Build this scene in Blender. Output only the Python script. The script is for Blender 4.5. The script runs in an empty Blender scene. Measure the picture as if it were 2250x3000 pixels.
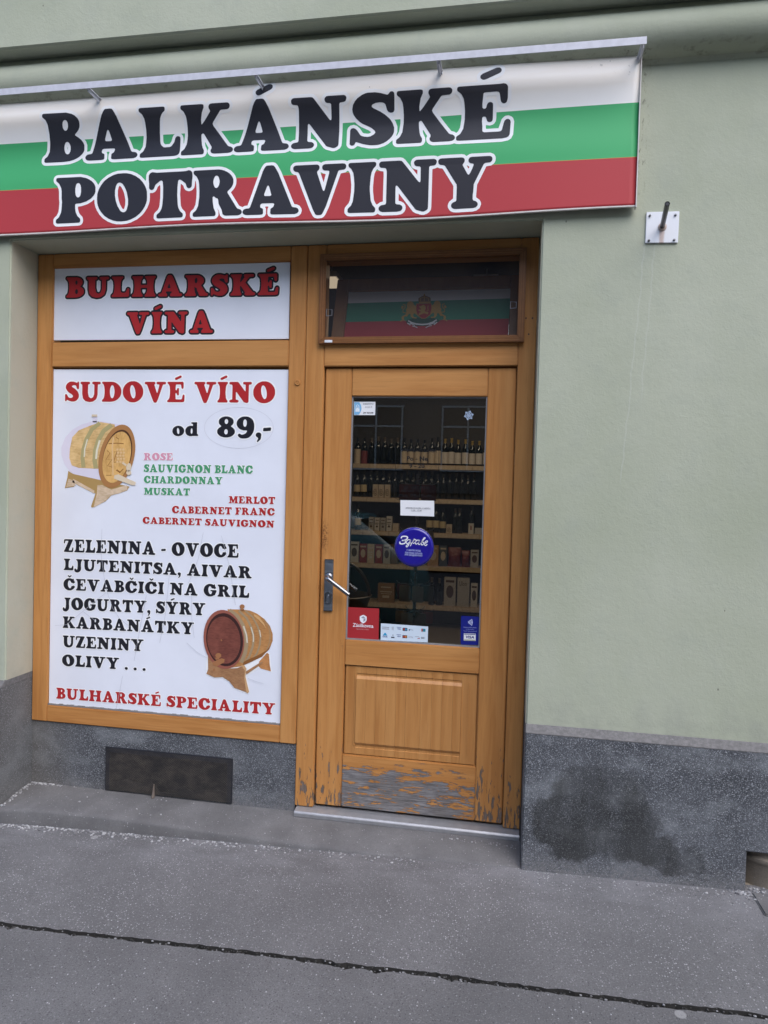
import bpy, bmesh, math, random
import numpy as np
from mathutils import Vector, Matrix
from mathutils.geometry import tessellate_polygon

R = math.radians
random.seed(7)
scene = bpy.context.scene
col = scene.collection

# ------------------------------------------------------------------ camera
CAM = np.array([-0.093, -3.069, 1.524])
YAW, PIT, ROL = R(10.08), R(-1.56), R(1.58)
FPX = 2080.0                                   # focal length in pixels of the 2250 px wide photograph
_f0 = np.array([-math.sin(YAW), math.cos(YAW), 0.0]); _r0 = np.array([math.cos(YAW), math.sin(YAW), 0.0]); _u0 = np.array([0, 0, 1.0])
FW = _f0*math.cos(PIT) + _u0*math.sin(PIT); _up = -_f0*math.sin(PIT) + _u0*math.cos(PIT)
RT = _r0*math.cos(ROL) + _up*math.sin(ROL); UP = -_r0*math.sin(ROL) + _up*math.cos(ROL)
cd = bpy.data.cameras.new('camera'); cam = bpy.data.objects.new('camera', cd); col.objects.link(cam)
cd.sensor_fit = 'HORIZONTAL'; cd.sensor_width = 36.0; cd.lens = FPX/2250.0*36.0
cd.clip_start = 0.02; cd.clip_end = 2000
cam.matrix_world = Matrix(((RT[0], UP[0], -FW[0], CAM[0]), (RT[1], UP[1], -FW[1], CAM[1]), (RT[2], UP[2], -FW[2], CAM[2]), (0, 0, 0, 1)))
scene.camera = cam
scene.render.resolution_x = 768; scene.render.resolution_y = 1024

# ------------------------------------------------------------------ sky, sun, exposure
SUN_EL, SUN_AZ = 52.0, 38.0          # degrees; azimuth counted from the street side (-y) towards +x
world = bpy.data.worlds.new('World'); scene.world = world; world.use_nodes = True
wn = world.node_tree.nodes; wl = world.node_tree.links
sky = wn.new('ShaderNodeTexSky'); sky.sky_type = 'NISHITA'; sky.sun_disc = False
sky.sun_elevation = R(SUN_EL); sky.sun_rotation = R(180.0 - SUN_AZ)
sky.air_density = 1.0; sky.dust_density = 1.5; sky.ozone_density = 2.0
wn['Background'].inputs['Strength'].default_value = 0.15
wl.new(sky.outputs['Color'], wn['Background'].inputs['Color'])
sd = bpy.data.lights.new('sun', 'SUN'); sun = bpy.data.objects.new('sun', sd); col.objects.link(sun)
sd.energy = 1.15; sd.angle = R(60.0); sd.color = (1.0, 0.97, 0.95)
_sdir = Vector((math.sin(R(SUN_AZ))*math.cos(R(SUN_EL)), -math.cos(R(SUN_AZ))*math.cos(R(SUN_EL)), math.sin(R(SUN_EL))))
sun.rotation_euler = _sdir.to_track_quat('Z', 'Y').to_euler(); sun.location = (3, -6, 9)
vs = scene.view_settings; vs.view_transform = 'Standard'; vs.look = 'None'; vs.exposure = 1.30; vs.gamma = 1.0
try: vs.use_curve_mapping = False
except Exception: pass

# ------------------------------------------------------------------ pixel helpers (a pixel gives a direction, the plane it lies on the distance)
def ray(u, v): return FW + RT*((u-1125.0)/FPX) - UP*((v-1500.0)/FPX)
def aty(u, v, y):
    d = ray(u, v); p = CAM + d*((y-CAM[1])/d[1]); return float(p[0]), float(p[2])
def atpl(u, v, P0, n):
    d = ray(u, v); t = np.dot(np.array(P0)-CAM, n)/np.dot(d, n); return CAM + d*t

# ------------------------------------------------------------------ naming helpers
def tag(o, label=None, cat=None, group=None, kind=None):
    if label: o['label'] = label
    if cat: o['category'] = cat
    if group: o['group'] = group
    if kind: o['kind'] = kind
    return o
def thing(name, label, cat, loc=(0, 0, 0), group=None):
    o = bpy.data.objects.new(name, None); o.empty_display_size = 0.1; col.objects.link(o); o.location = loc
    return tag(o, label, cat, group)
def wpos(o):
    v = Vector((0, 0, 0))
    while o is not None: v = v + o.location; o = o.parent
    return v
def link(name, me, mats, parent=None):
    o = bpy.data.objects.new(name, me); col.objects.link(o)
    if parent is not None: o.parent = parent
    if not isinstance(mats, (list, tuple)): mats = [mats]
    for m in mats: me.materials.append(m)
    return o
def copy_tree(o, loc, label=None, group=None):
    r = o.copy(); col.objects.link(r); r.location = loc
    if label: r['label'] = label
    if group: r['group'] = group
    for ch in list(o.children):
        c = ch.copy(); col.objects.link(c); c.parent = r
        for g in list(ch.children):
            d = g.copy(); col.objects.link(d); d.parent = c
    return r

class MB:
    """collects faces in world coordinates; build() links them as one mesh object"""
    def __init__(s): s.v = []; s.f = []; s.m = []; s.mi = 0
    def add(s, vs, fs):
        b = len(s.v); s.v += [tuple(map(float, p)) for p in vs]
        s.f += [tuple(b+i for i in f) for f in fs]; s.m += [s.mi]*len(fs); return s
    def quad(s, a, b, c, d): return s.add([a, b, c, d], [(0, 1, 2, 3)])
    def box(s, x0, x1, y0, y1, z0, z1):
        return s.add([(x0, y0, z0), (x1, y0, z0), (x1, y1, z0), (x0, y1, z0), (x0, y0, z1), (x1, y0, z1), (x1, y1, z1), (x0, y1, z1)],
                     [(0, 3, 2, 1), (4, 5, 6, 7), (0, 1, 5, 4), (1, 2, 6, 5), (2, 3, 7, 6), (3, 0, 4, 7)])
    def prism(s, poly, a0, a1, axis='y'):
        n = len(poly)
        def P(p, a):
            if axis == 'y': return (p[0], a, p[1])
            if axis == 'x': return (a, p[0], p[1])
            return (p[0], p[1], a)
        vs = [P(p, a0) for p in poly] + [P(p, a1) for p in poly]
        fs = [tuple(range(n)), tuple(range(2*n-1, n-1, -1))] + [(i, i+n, (i+1) % n+n, (i+1) % n) for i in range(n)]
        return s.add(vs, fs)
    def tube(s, path, r, n=8, caps=True):
        path = [Vector(p) for p in path]; rs = r if isinstance(r, (list, tuple)) else [r]*len(path)
        rings = []
        t0 = (path[1]-path[0]).normalized(); a = Vector((0, 0, 1)) if abs(t0.z) < .9 else Vector((1, 0, 0))
        for i, p in enumerate(path):
            t = (path[min(i+1, len(path)-1)]-path[max(i-1, 0)]).normalized()
            x = a.cross(t).normalized(); y = t.cross(x).normalized(); a = y if abs(y.dot(t)) < .9 else a
            rings.append([p + x*(rs[i]*math.cos(2*math.pi*k/n)) + y*(rs[i]*math.sin(2*math.pi*k/n)) for k in range(n)])
        vs = [tuple(q) for rg in rings for q in rg]
        fs = [(i*n+k, i*n+(k+1) % n, (i+1)*n+(k+1) % n, (i+1)*n+k) for i in range(len(path)-1) for k in range(n)]
        if caps: fs += [tuple(range(n-1, -1, -1)), tuple((len(path)-1)*n+k for k in range(n))]
        return s.add(vs, fs)
    def lathe(s, prof, c=(0, 0, 0), n=16, axis='z', a0=0.0, a1=2*math.pi):
        full = abs(a1-a0-2*math.pi) < 1e-6; m = n if full else n+1
        vs = []
        for (r, h) in prof:
            for k in range(m):
                a = a0+(a1-a0)*k/n
                if axis == 'z': vs.append((c[0]+r*math.cos(a), c[1]+r*math.sin(a), c[2]+h))
                else: vs.append((c[0]+r*math.cos(a), c[1]-h, c[2]+r*math.sin(a)))
        fs = []
        for i in range(len(prof)-1):
            for k in range(n if full else n):
                k2 = (k+1) % m if full else k+1
                fs.append((i*m+k, i*m+k2, (i+1)*m+k2, (i+1)*m+k))
        if full:
            if prof[0][0] > 1e-6: fs.append(tuple(range(m-1, -1, -1)))
            if prof[-1][0] > 1e-6: fs.append(tuple((len(prof)-1)*m+k for k in range(m)))
        return s.add(vs, fs)
    def build(s, name, mats, parent=None, bevel=0.0, seg=2, smooth=False, fix=True):
        off = wpos(parent) if parent is not None else Vector((0, 0, 0))
        me = bpy.data.meshes.new(name)
        me.from_pydata([(p[0]-off.x, p[1]-off.y, p[2]-off.z) for p in s.v], [], s.f)
        for p, mi in zip(me.polygons, s.m): p.material_index = mi
        bm = bmesh.new(); bm.from_mesh(me)
        if fix: bmesh.ops.recalc_face_normals(bm, faces=bm.faces)
        if bevel > 0:
            es = [e for e in bm.edges if e.is_manifold and e.calc_face_angle(0) > .6]
            bmesh.ops.bevel(bm, geom=es, offset=bevel, segments=seg, affect='EDGES', clamp_overlap=True)
        if smooth:
            for f in bm.faces: f.smooth = True
            for e in bm.edges:
                if e.is_manifold and e.calc_face_angle(0) > .75: e.smooth = False
        bm.to_mesh(me); bm.free()
        return link(name, me, mats, parent)

# ------------------------------------------------------------------ material helpers
class NT:
    def __init__(s, name):
        s.mat = bpy.data.materials.new(name); s.mat.use_nodes = True
        s.t = s.mat.node_tree; s.n = s.t.nodes; s.l = s.t.links
        s.b = s.n['Principled BSDF']; s.out = s.n['Material Output']
        s._pos = None
    def put(s, sock, val):
        if hasattr(val, 'is_output') or isinstance(val, bpy.types.NodeSocket): s.l.new(val, sock)
        elif isinstance(val, (tuple, list)) and len(val) == 3 and sock.type == 'RGBA': sock.default_value = (*val, 1)
        else: sock.default_value = val
    def node(s, typ, ins=None, **kw):
        nd = s.n.new(typ)
        for k, v in kw.items(): setattr(nd, k, v)
        for k, v in (ins or {}).items(): s.put(nd.inputs[k], v)
        return nd
    def pos(s):
        if s._pos is None: s._pos = s.node('ShaderNodeNewGeometry').outputs['Position']
        return s._pos
    def objc(s): return s.node('ShaderNodeTexCoord').outputs['Object']
    def scale(s, vec, sc, loc=(0, 0, 0)): return s.node('ShaderNodeMapping', {'Vector': vec, 'Scale': sc, 'Location': loc}).outputs[0]
    def xyz(s, vec): o = s.node('ShaderNodeSeparateXYZ', {0: vec}).outputs; return o[0], o[1], o[2]
    def noise(s, vec, sc, det=3, rough=.55, dist=0.0):
        return s.node('ShaderNodeTexNoise', {'Vector': vec, 'Scale': sc, 'Detail': det, 'Roughness': rough, 'Distortion': dist}).outputs[0]
    def vor(s, vec, sc, out='Distance', rnd=1.0):
        return s.node('ShaderNodeTexVoronoi', {'Vector': vec, 'Scale': sc, 'Randomness': rnd}).outputs[out]
    def m(s, op, a, b=0.0, c=0.0, clamp=False):
        nd = s.node('ShaderNodeMath', operation=op, use_clamp=clamp); s.put(nd.inputs[0], a); s.put(nd.inputs[1], b); s.put(nd.inputs[2], c); return nd.outputs[0]
    def ss(s, v, a, b, lo=0.0, hi=1.0):       # smoothstep a..b -> lo..hi
        nd = s.node('ShaderNodeMapRange', {'Value': v, 'From Min': a, 'From Max': b, 'To Min': lo, 'To Max': hi}, interpolation_type='SMOOTHSTEP', clamp=True); return nd.outputs[0]
    def mix(s, f, a, b, typ='MIX'):
        nd = s.node('ShaderNodeMix', data_type='RGBA', blend_type=typ); s.put(nd.inputs[0], f); s.put(nd.inputs[6], a); s.put(nd.inputs[7], b); return nd.outputs[2]
    def ramp(s, v, stops):
        nd = s.node('ShaderNodeValToRGB', {0: v}); e = nd.color_ramp.elements
        while len(e) < len(stops): e.new(0.5)
        for el, (p, c) in zip(e, stops): el.position = p; el.color = (*c, 1)
        return nd.outputs[0]
    def bump(s, h, strength=.3, dist=.002): return s.node('ShaderNodeBump', {'Height': h, 'Strength': strength, 'Distance': dist}).outputs[0]
    def fin(s, color=None, rough=None, normal=None, metal=None, spec=None):
        if color is not None: s.put(s.b.inputs['Base Color'], color)
        if rough is not None: s.put(s.b.inputs['Roughness'], rough)
        if normal is not None: s.put(s.b.inputs['Normal'], normal)
        if metal is not None: s.put(s.b.inputs['Metallic'], metal)
        if spec is not None: s.put(s.b.inputs['Specular IOR Level'], spec)
        return s.mat
def srgb(r, g, b):
    def c(x):
        x /= 255.0; return x/12.92 if x <= .04045 else ((x+.055)/1.055)**2.4
    return (c(r), c(g), c(b))
_pl = {}
def plain(name, color, rough=.5, metal=0.0, spec=.5, var=0.06):
    if name in _pl: return _pl[name]
    t = NT(name); n = t.noise(t.objc(), 35.0, 2)
    c = t.mix(t.ss(n, .3, .7), tuple(x*(1-var) for x in color), tuple(min(1, x*(1+var)) for x in color))
    _pl[name] = t.fin(c, rough, None, metal, spec); return _pl[name]

# ------------------------------------------------------------------ key dimensions (metres; z = 0 is the door threshold, y = 0 the wall face)
XL, XR, D = -2.493, 0.0, 0.195
ZT, ZP = 2.685, 0.556
YS = -0.032                      # banner
def zg(x, y=0.0): return -0.060 + 0.0229*max(-6.0, min(5.0, x)) + 0.012*max(-6.0, min(0.0, y))
# ------------------------------------------------------------------ materials
def mk_plaster():
    t = NT('green_painted_plaster'); p = t.pos(); x, y, z = t.xyz(p)
    big = t.noise(p, 1.1, 4, .6); mid = t.noise(p, 9.0, 4, .6); fine = t.noise(p, 140.0, 3, .6)
    c = t.mix(t.ss(big, .3, .7), (.345, .370, .272), (.410, .430, .332))
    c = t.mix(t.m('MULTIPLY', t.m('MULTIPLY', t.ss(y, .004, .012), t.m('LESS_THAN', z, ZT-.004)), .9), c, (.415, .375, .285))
    c = t.mix(t.ss(mid, .45, .8, 0, .35), c, (.31, .335, .275))
    # dark soot specks beside the banner end and under the moulding
    near = t.m('MULTIPLY', t.m('MULTIPLY', t.ss(x, .43, .365), t.m('GREATER_THAN', x, .30)), t.m('MULTIPLY', t.ss(z, 2.7, 2.85), t.m('LESS_THAN', z, 3.32)))
    sp = t.ss(t.noise(t.scale(p, (60, 60, 25)), 1.0, 4, .7), .52, .66)
    c = t.mix(t.m('MULTIPLY', t.m('MULTIPLY', near, sp), .8), c, (.05, .045, .035))
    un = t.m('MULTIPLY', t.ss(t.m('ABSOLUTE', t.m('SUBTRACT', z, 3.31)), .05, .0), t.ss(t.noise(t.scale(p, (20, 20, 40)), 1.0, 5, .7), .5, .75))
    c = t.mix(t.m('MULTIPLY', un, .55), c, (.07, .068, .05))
    # scattered little marks
    vn = t.node('ShaderNodeTexVoronoi', {'Vector': t.scale(p, (9, 9, 6)), 'Scale': 1.0}); pick = t.xyz(vn.outputs['Color'])[0]
    mk = t.m('MULTIPLY', t.ss(vn.outputs['Distance'], .035, .02), t.m('GREATER_THAN', pick, .72))
    c = t.mix(t.m('MULTIPLY', mk, .75), c, (.07, .065, .055))
    pt = t.ss(t.noise(t.scale(p, (1.0, 1.0, .55), (3.1, 0, 1.7)), 2.6, 6, .62), .50, .66); c = t.mix(t.m('MULTIPLY', pt, .16), c, (.47, .485, .40))
    # two pale dried run marks below the wall bracket
    wob = t.m('MULTIPLY', t.m('SUBTRACT', t.noise(t.scale(p, (0, 0, 7)), 1.0, 3), .5), .035)
    for (x0, k, za, zb) in ((.255, .062, 1.55, 2.57), (.325, .05, 1.9, 2.56)):
        d = t.m('ABSOLUTE', t.m('SUBTRACT', t.m('SUBTRACT', x, wob), t.m('MULTIPLY_ADD', z, k, x0)))
        rng = t.m('MULTIPLY', t.ss(z, za, za+.1), t.ss(z, zb+.02, zb))
        c = t.mix(t.m('MULTIPLY', t.m('MULTIPLY', t.ss(d, .0045, .001), rng), .24), c, (.52, .54, .48))
    # grime rising from the plinth
    c = t.mix(t.m('MULTIPLY', t.m('MULTIPLY', t.ss(z, .78, .55), t.ss(mid, .35, .7)), .4), c, (.26, .27, .215))
    h = t.m('ADD', t.m('MULTIPLY', t.noise(p, 55.0, 4, .65), .7), t.m('MULTIPLY', fine, .3))
    h = t.m('ADD', h, t.m('MULTIPLY', t.noise(t.scale(p, (14, 14, 9)), 1.0, 5, .6), .9))
    return t.fin(c, .82, t.bump(h, .45, .0035))
def mk_plinth():
    t = NT('grey_stone_chip_render'); p = t.pos(); x, y, z = t.xyz(p)
    vn = t.node('ShaderNodeTexVoronoi', {'Vector': p, 'Scale': 290.0}); rnd = t.xyz(vn.outputs['Color'])
    chip = t.ramp(rnd[0], [(0, (.018, .02, .024)), (.3, (.055, .06, .07)), (.62, (.125, .132, .148)), (.9, (.24, .25, .27)), (1, (.46, .47, .49))])
    chip = t.mix(t.ss(vn.outputs['Distance'], .35, .7), chip, (.05, .053, .058))
    big = t.noise(p, 3.2, 4, .6)
    c = t.mix(t.ss(big, .35, .7, .0, .4), chip, (.17, .178, .194))
    pale = t.ss(t.noise(t.scale(p, (3.2, 3.2, 5.5), (2.3, 0, 1.1)), 1.0, 4, .6), .50, .72)
    c = t.mix(t.m('MULTIPLY', pale, .45), c, (.27, .285, .30))
    # dust low down
    c = t.mix(t.m('MULTIPLY', t.m('MULTIPLY', t.ss(t.m('ADD', z, t.m('MULTIPLY', t.noise(p, 5.0, 4), .16)), .16, -.02), t.ss(t.noise(p, 70.0, 3), .2, .65)), .8), c, (.19, .182, .18))
    c = t.mix(t.m('MULTIPLY', t.ss(x, -2.2, -2.48), .45), c, (.145, .132, .115))
    # wet stain: union of blobs in the plane of the front
    wx = t.m('ADD', x, t.m('MULTIPLY', t.m('SUBTRACT', t.noise(p, 11.0, 6, .68), .5), .13)); wz = t.m('ADD', z, t.m('MULTIPLY', t.m('SUBTRACT', t.noise(t.scale(p, (1, 1, 1), (7, 0, 3)), 11.0, 6, .68), .5), .13))
    tot = None
    for (cx, cz, rx, rz) in ((.31, .265, .20, .155), (.40, .17, .155, .15), (.145, .16, .11, .12), (.50, .085, .13, .075), (.60, .035, .09, .045), (.685, .060, .052, .050), (.22, .10, .13, .10)):
        dx = t.m('DIVIDE', t.m('SUBTRACT', wx, cx), rx); dz = t.m('DIVIDE', t.m('SUBTRACT', wz, cz), rz)
        d = t.m('SQRT', t.m('ADD', t.m('MULTIPLY', dx, dx), t.m('MULTIPLY', dz, dz))); v = t.ss(d, 1.10, .86)
        tot = v if tot is None else t.m('MAXIMUM', tot, v)
    tot = t.m('MULTIPLY', tot, t.ss(t.noise(t.scale(p, (7, 7, 3.2)), 1.0, 5, .6), .3, .62, .38, 1.0))
    tot = t.m('MULTIPLY', tot, t.m('LESS_THAN', y, -.001))
    c = t.mix(t.m('MULTIPLY', tot, .84), c, t.mix(1.0, c, (.24, .235, .21), 'MULTIPLY'))
    h = t.m('ADD', t.m('MULTIPLY', rnd[1], .6), t.m('MULTIPLY', t.noise(p, 330.0, 2), .5))
    return t.fin(c, .75, t.bump(h, .7, .003))
def mk_capband():
    t = NT('worn_plinth_cap'); p = t.pos(); n = t.noise(p, 60, 4, .7)
    c = t.mix(t.ss(n, .3, .75), (.105, .100, .098), (.168, .160, .157)); c = t.mix(t.ss(t.noise(p, 9, 4), .66, .76), c, (.55, .54, .53))
    return t.fin(c, .85, t.bump(t.noise(p, 220, 3), .5, .002))
def mk_pave(name, flecks, pits, base):
    t = NT(name); p = t.pos()
    big = t.noise(p, 1.7, 5, .6); mid = t.noise(p, 14.0, 4, .6)
    b0 = tuple(v*.76 for v in base); b1 = tuple(min(1, v*1.2) for v in base)
    c = t.mix(t.ss(big, .3, .72), b0, b1); c = t.mix(t.ss(mid, .3, .75, 0, .5), c, b0)
    c = t.mix(t.ss(t.noise(p, 230.0, 3, .7), .42, .66, 0, .62), c, tuple(v*.50 for v in base))
    c = t.mix(t.ss(t.noise(t.scale(p, (1, 1, 1), (5, 1, 2)), 170.0, 2, .6), .56, .72, 0, .55), c, tuple(min(1, v*1.9) for v in base))
    dl = t.m('MULTIPLY', t.ss(t.xyz(p)[1], -.42, -.10), t.ss(t.noise(t.scale(p, (3, 7, 1)), 1.0, 4), .35, .7)); c = t.mix(t.m('MULTIPLY', dl, .35), c, (.24, .235, .245))
    pd = t.mix(.22, p, t.node('ShaderNodeTexNoise', {'Vector': p, 'Scale': 45.0, 'Detail': 2.0}).outputs['Color'], 'LINEAR_LIGHT')
    vn = t.node('ShaderNodeTexVoronoi', {'Vector': t.scale(p, (1.0, .8, 1)), 'Scale': 118.0}); r = t.xyz(vn.outputs['Color'])
    reg = t.ss(t.noise(p, 2.3, 3), .33, .58)
    fl = t.m('MULTIPLY', t.m('MULTIPLY', t.ss(vn.outputs['Distance'], .34, .18), t.m('GREATER_THAN', r[0], 1-flecks)), t.m('MULTIPLY_ADD', reg, .65, .35))
    c = t.mix(t.m('MULTIPLY', fl, t.m('MULTIPLY_ADD', r[1], .62, .14)), c, (.50, .49, .50))
    v2 = t.node('ShaderNodeTexVoronoi', {'Vector': t.scale(p, (1, .85, 1), (3, 5, 0)), 'Scale': 120.0}); r2 = t.xyz(v2.outputs['Color'])
    pit = t.m('MULTIPLY', t.ss(v2.outputs['Distance'], .32, .16), t.m('GREATER_THAN', r2[0], 1-pits))
    c = t.mix(t.m('MULTIPLY', pit, .85), c, (.04, .037, .04))
    st = t.ss(t.noise(t.scale(p, (1, 1, 1), (9, 2, 0)), 5.5, 5, .65), .66, .8)
    c = t.mix(t.m('MULTIPLY', st, .4), c, tuple(v*.45 for v in base))
    # a few flattened pale spots (old gum)
    v3 = t.node('ShaderNodeTexVoronoi', {'Vector': p, 'Scale': 2.6}); r3 = t.xyz(v3.outputs['Color'])
    gum = t.m('MULTIPLY', t.ss(v3.outputs['Distance'], .055, .045), t.m('GREATER_THAN', r3[1], .7))
    c = t.mix(t.m('MULTIPLY', gum, .45), c, (.36, .355, .35))
    h = t.m('ADD', t.m('MULTIPLY', t.noise(p, 150.0, 4, .7), 1.0), t.m('MULTIPLY', pit, -1.2)); h = t.m('ADD', h, t.m('MULTIPLY', fl, .6))
    return t.fin(c, .78, t.bump(h, .55, .003))
def mk_concrete(name, base):
    t = NT(name); p = t.pos()
    c = t.mix(t.ss(t.noise(p, 4.0, 5, .65), .3, .72), tuple(v*.72 for v in base), tuple(v*1.15 for v in base))
    c = t.mix(t.ss(t.noise(p, 180.0, 3, .7), .35, .75, 0, .5), c, tuple(v*.55 for v in base))
    v2 = t.node('ShaderNodeTexVoronoi', {'Vector': p, 'Scale': 130.0}); r2 = t.xyz(v2.outputs['Color'])
    fl = t.m('MULTIPLY', t.ss(v2.outputs['Distance'], .3, .15), t.m('GREATER_THAN', r2[0], .9)); c = t.mix(t.m('MULTIPLY', fl, .6), c, (.42, .41, .41))
    st = t.ss(t.noise(t.scale(p, (1, 1, 1), (4, 7, 0)), 9.0, 5, .7), .62, .75); c = t.mix(t.m('MULTIPLY', st, .5), c, tuple(v*.4 for v in base))
    return t.fin(c, .85, t.bump(t.noise(p, 120.0, 5, .7), .6, .004))
def mk_wood(name, along, wear=0.0, tone=1.0):
    """honey varnished softwood, grain along 'x' or 'z'; wear = how much of the varnish has peeled low down"""
    t = NT(name); p = t.pos()
    rnd = t.node('ShaderNodeObjectInfo').outputs['Random']
    off = t.node('ShaderNodeCombineXYZ', {0: t.m('MULTIPLY', rnd, 17.0), 1: t.m('MULTIPLY', rnd, 9.0), 2: t.m('MULTIPLY', rnd, 31.0)}).outputs[0]
    q = t.node('ShaderNodeVectorMath', {0: p, 1: off}, operation='ADD').outputs[0]
    s1 = (2.2, 40, 40) if along == 'x' else (40, 40, 2.2); s2 = (9, 420, 420) if along == 'x' else (420, 420, 9); s3 = (.9, 9, 9) if along == 'x' else (9, 9, .9)
    g1 = t.noise(t.scale(q, s1), 1.0, 4, .6, .6); g2 = t.noise(t.scale(q, s2), 1.0, 2, .5); g3 = t.noise(t.scale(q, s3), 1.0, 3, .5, 1.2)
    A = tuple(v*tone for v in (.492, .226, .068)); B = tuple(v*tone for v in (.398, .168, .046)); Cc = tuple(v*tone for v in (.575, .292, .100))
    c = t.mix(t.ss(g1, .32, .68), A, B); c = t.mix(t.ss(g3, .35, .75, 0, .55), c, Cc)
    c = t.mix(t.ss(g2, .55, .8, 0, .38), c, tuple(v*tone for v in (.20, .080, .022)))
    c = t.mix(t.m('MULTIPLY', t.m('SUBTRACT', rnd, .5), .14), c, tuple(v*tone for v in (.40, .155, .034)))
    x, y, z = t.xyz(p); rough = .42
    if wear > 0:
        if along == 'x':
            n = t.noise(t.scale(p, (9, 44, 44)), 1.0, 6, .66, .5); n2 = t.noise(t.scale(p, (40, 190, 190)), 1.0, 3, .6)
            lev = t.ss(z, .29, .13, .64, .435); mid = t.ss(x, -.36, -.2, 0, .085)
            v = t.m('SUBTRACT', t.m('ADD', t.m('MULTIPLY', n, .74), t.m('MULTIPLY', n2, .26)), t.m('ADD', lev, mid))
        else:
            n = t.noise(t.scale(p, (62, 62, 13)), 1.0, 4, .6, .3)
            lev = t.ss(z, .03, .50, .545, .76); v = t.m('SUBTRACT', n, lev)
            # hand grime beside the lock
            gz = t.m('MULTIPLY', t.ss(t.m('ABSOLUTE', t.m('SUBTRACT', z, 1.31)), .10, .02), t.ss(t.m('ABSOLUTE', t.m('ADD', x, .962)), .026, .004))
            c = t.mix(t.m('MULTIPLY', t.m('MULTIPLY', gz, t.ss(t.noise(p, 95.0, 4, .7), .40, .62)), .85), c, (.10, .038, .016))
            fl_ = t.ss(t.noise(t.scale(p, (240, 240, 20)), 1.0, 3, .6), .70, .78); c = t.mix(t.m('MULTIPLY', fl_, .35), c, (.16, .065, .022))
        mk = t.ss(v, -.006, .012); edge = t.m('MULTIPLY', t.ss(v, -.035, -.004), t.ss(v, .03, .004))
        gw = t.noise(t.scale(p, (14, 260, 260) if along == 'x' else (260, 260, 14)), 1.0, 4, .7)
        gm = t.noise(p, 11.0, 4, .6)
        grey = t.mix(t.ss(gw, .3, .7), (.075, .070, .072), (.270, .258, .258)); grey = t.mix(t.ss(gm, .35, .7, 0, .55), grey, (.13, .115, .105))
        if along == 'z': grey = t.mix(.55, grey, (.13, .075, .04))
        c = t.mix(t.m('MULTIPLY', edge, .55), c, (.16, .075, .028)); c = t.mix(mk, c, grey)
        rough = t.ss(mk, 0, 1, .42, .85)
        hgt = t.m('ADD', t.m('MULTIPLY', g2, .25), t.m('MULTIPLY', mk, -1.0)); hgt = t.m('ADD', hgt, t.m('MULTIPLY', t.m('MULTIPLY', gw, mk), .8))
        return t.fin(c, rough, t.bump(hgt, .8, .0016), spec=.35)
    return t.fin(c, rough, t.bump(t.m('ADD', t.m('MULTIPLY', g2, .5), t.m('MULTIPLY', g1, .5)), .16, .0012), spec=.4)
def mk_print(name, color, rough=.35, dirt=0.0):
    t = NT(name); p = t.pos(); c = t.mix(t.ss(t.noise(p, 3.0, 4), .3, .7), tuple(v*.965 for v in color), tuple(min(1, v*1.03) for v in color))
    if dirt:
        c = t.mix(t.m('MULTIPLY', t.ss(t.noise(t.scale(p, (14, 14, 30)), 1.0, 5, .7), .6, .78), dirt), c, tuple(v*.55 for v in color))
    return t.fin(c, rough, None, None, .3)
def mk_banner():
    """white, green and red printed stripes across the banner height"""
    t = NT('banner_print'); p = t.pos(); x, y, z = t.xyz(p)
    c = t.mix(t.m('GREATER_THAN', z, 2.9085), (.43, .045, .052), t.mix(t.m('GREATER_THAN', z, 3.127), (.062, .40, .150), (.90, .875, .84)))
    thin = t.m('LESS_THAN', t.m('ABSOLUTE', t.m('SUBTRACT', z, 2.9085)), .0013); c = t.mix(t.m('MULTIPLY', thin, .6), c, (.5, .3, .05))
    d = t.m('MULTIPLY', t.ss(z, 3.12, 3.30), t.ss(t.noise(t.scale(p, (2.2, 1, 18)), 1.0, 4, .6), .25, .75, .35, 1.0))
    c = t.mix(t.m('MULTIPLY', d, .45), c, (.80, .68, .53))  # warm light and fold shading near the top edge, put into the colour
    sp = t.m('MULTIPLY', t.ss(t.noise(t.scale(p, (45, 45, 45)), 1.0, 4, .7), .62, .7), t.m('MULTIPLY', t.ss(x, .08, .36), t.ss(z, 3.19, 3.31)))
    c = t.mix(t.m('MULTIPLY', sp, .8), c, (.08, .06, .05))
    vn = t.node('ShaderNodeTexVoronoi', {'Vector': p, 'Scale': 7.0}); pk = t.xyz(vn.outputs['Color'])[0]
    c = t.mix(t.m('MULTIPLY', t.m('MULTIPLY', t.ss(vn.outputs['Distance'], .03, .018), t.m('GREATER_THAN', pk, .7)), .6), c, (.06, .05, .04))
    return t.fin(c, .5, t.bump(t.noise(p, 420.0, 2), .1, .0008), spec=.3)
def mk_glass(name='pane_glass', tint=(.86, .88, .88), extra=1.55):
    t = NT(name); tr = t.node('ShaderNodeBsdfTransparent', {'Color': tint}); gl = t.node('ShaderNodeBsdfGlossy', {'Color': (1, 1, 1), 'Roughness': .0})
    f = t.m('MULTIPLY', t.node('ShaderNodeFresnel', {'IOR': 1.5}).outputs[0], extra, clamp=True)
    mx = t.node('ShaderNodeMixShader', {0: f, 1: tr.outputs[0], 2: gl.outputs[0]}); t.l.new(mx.outputs[0], t.out.inputs[0]); return t.mat
def mk_screen():
    t = NT('insect_screen_mesh'); tr = t.node('ShaderNodeBsdfTransparent', {'Color': (1, 1, 1)}); df = t.node('ShaderNodeBsdfDiffuse', {'Color': (.045, .045, .05)})
    mx = t.node('ShaderNodeMixShader', {0: .47, 1: tr.outputs[0], 2: df.outputs[0]}); t.l.new(mx.outputs[0], t.out.inputs[0]); return t.mat
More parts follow.
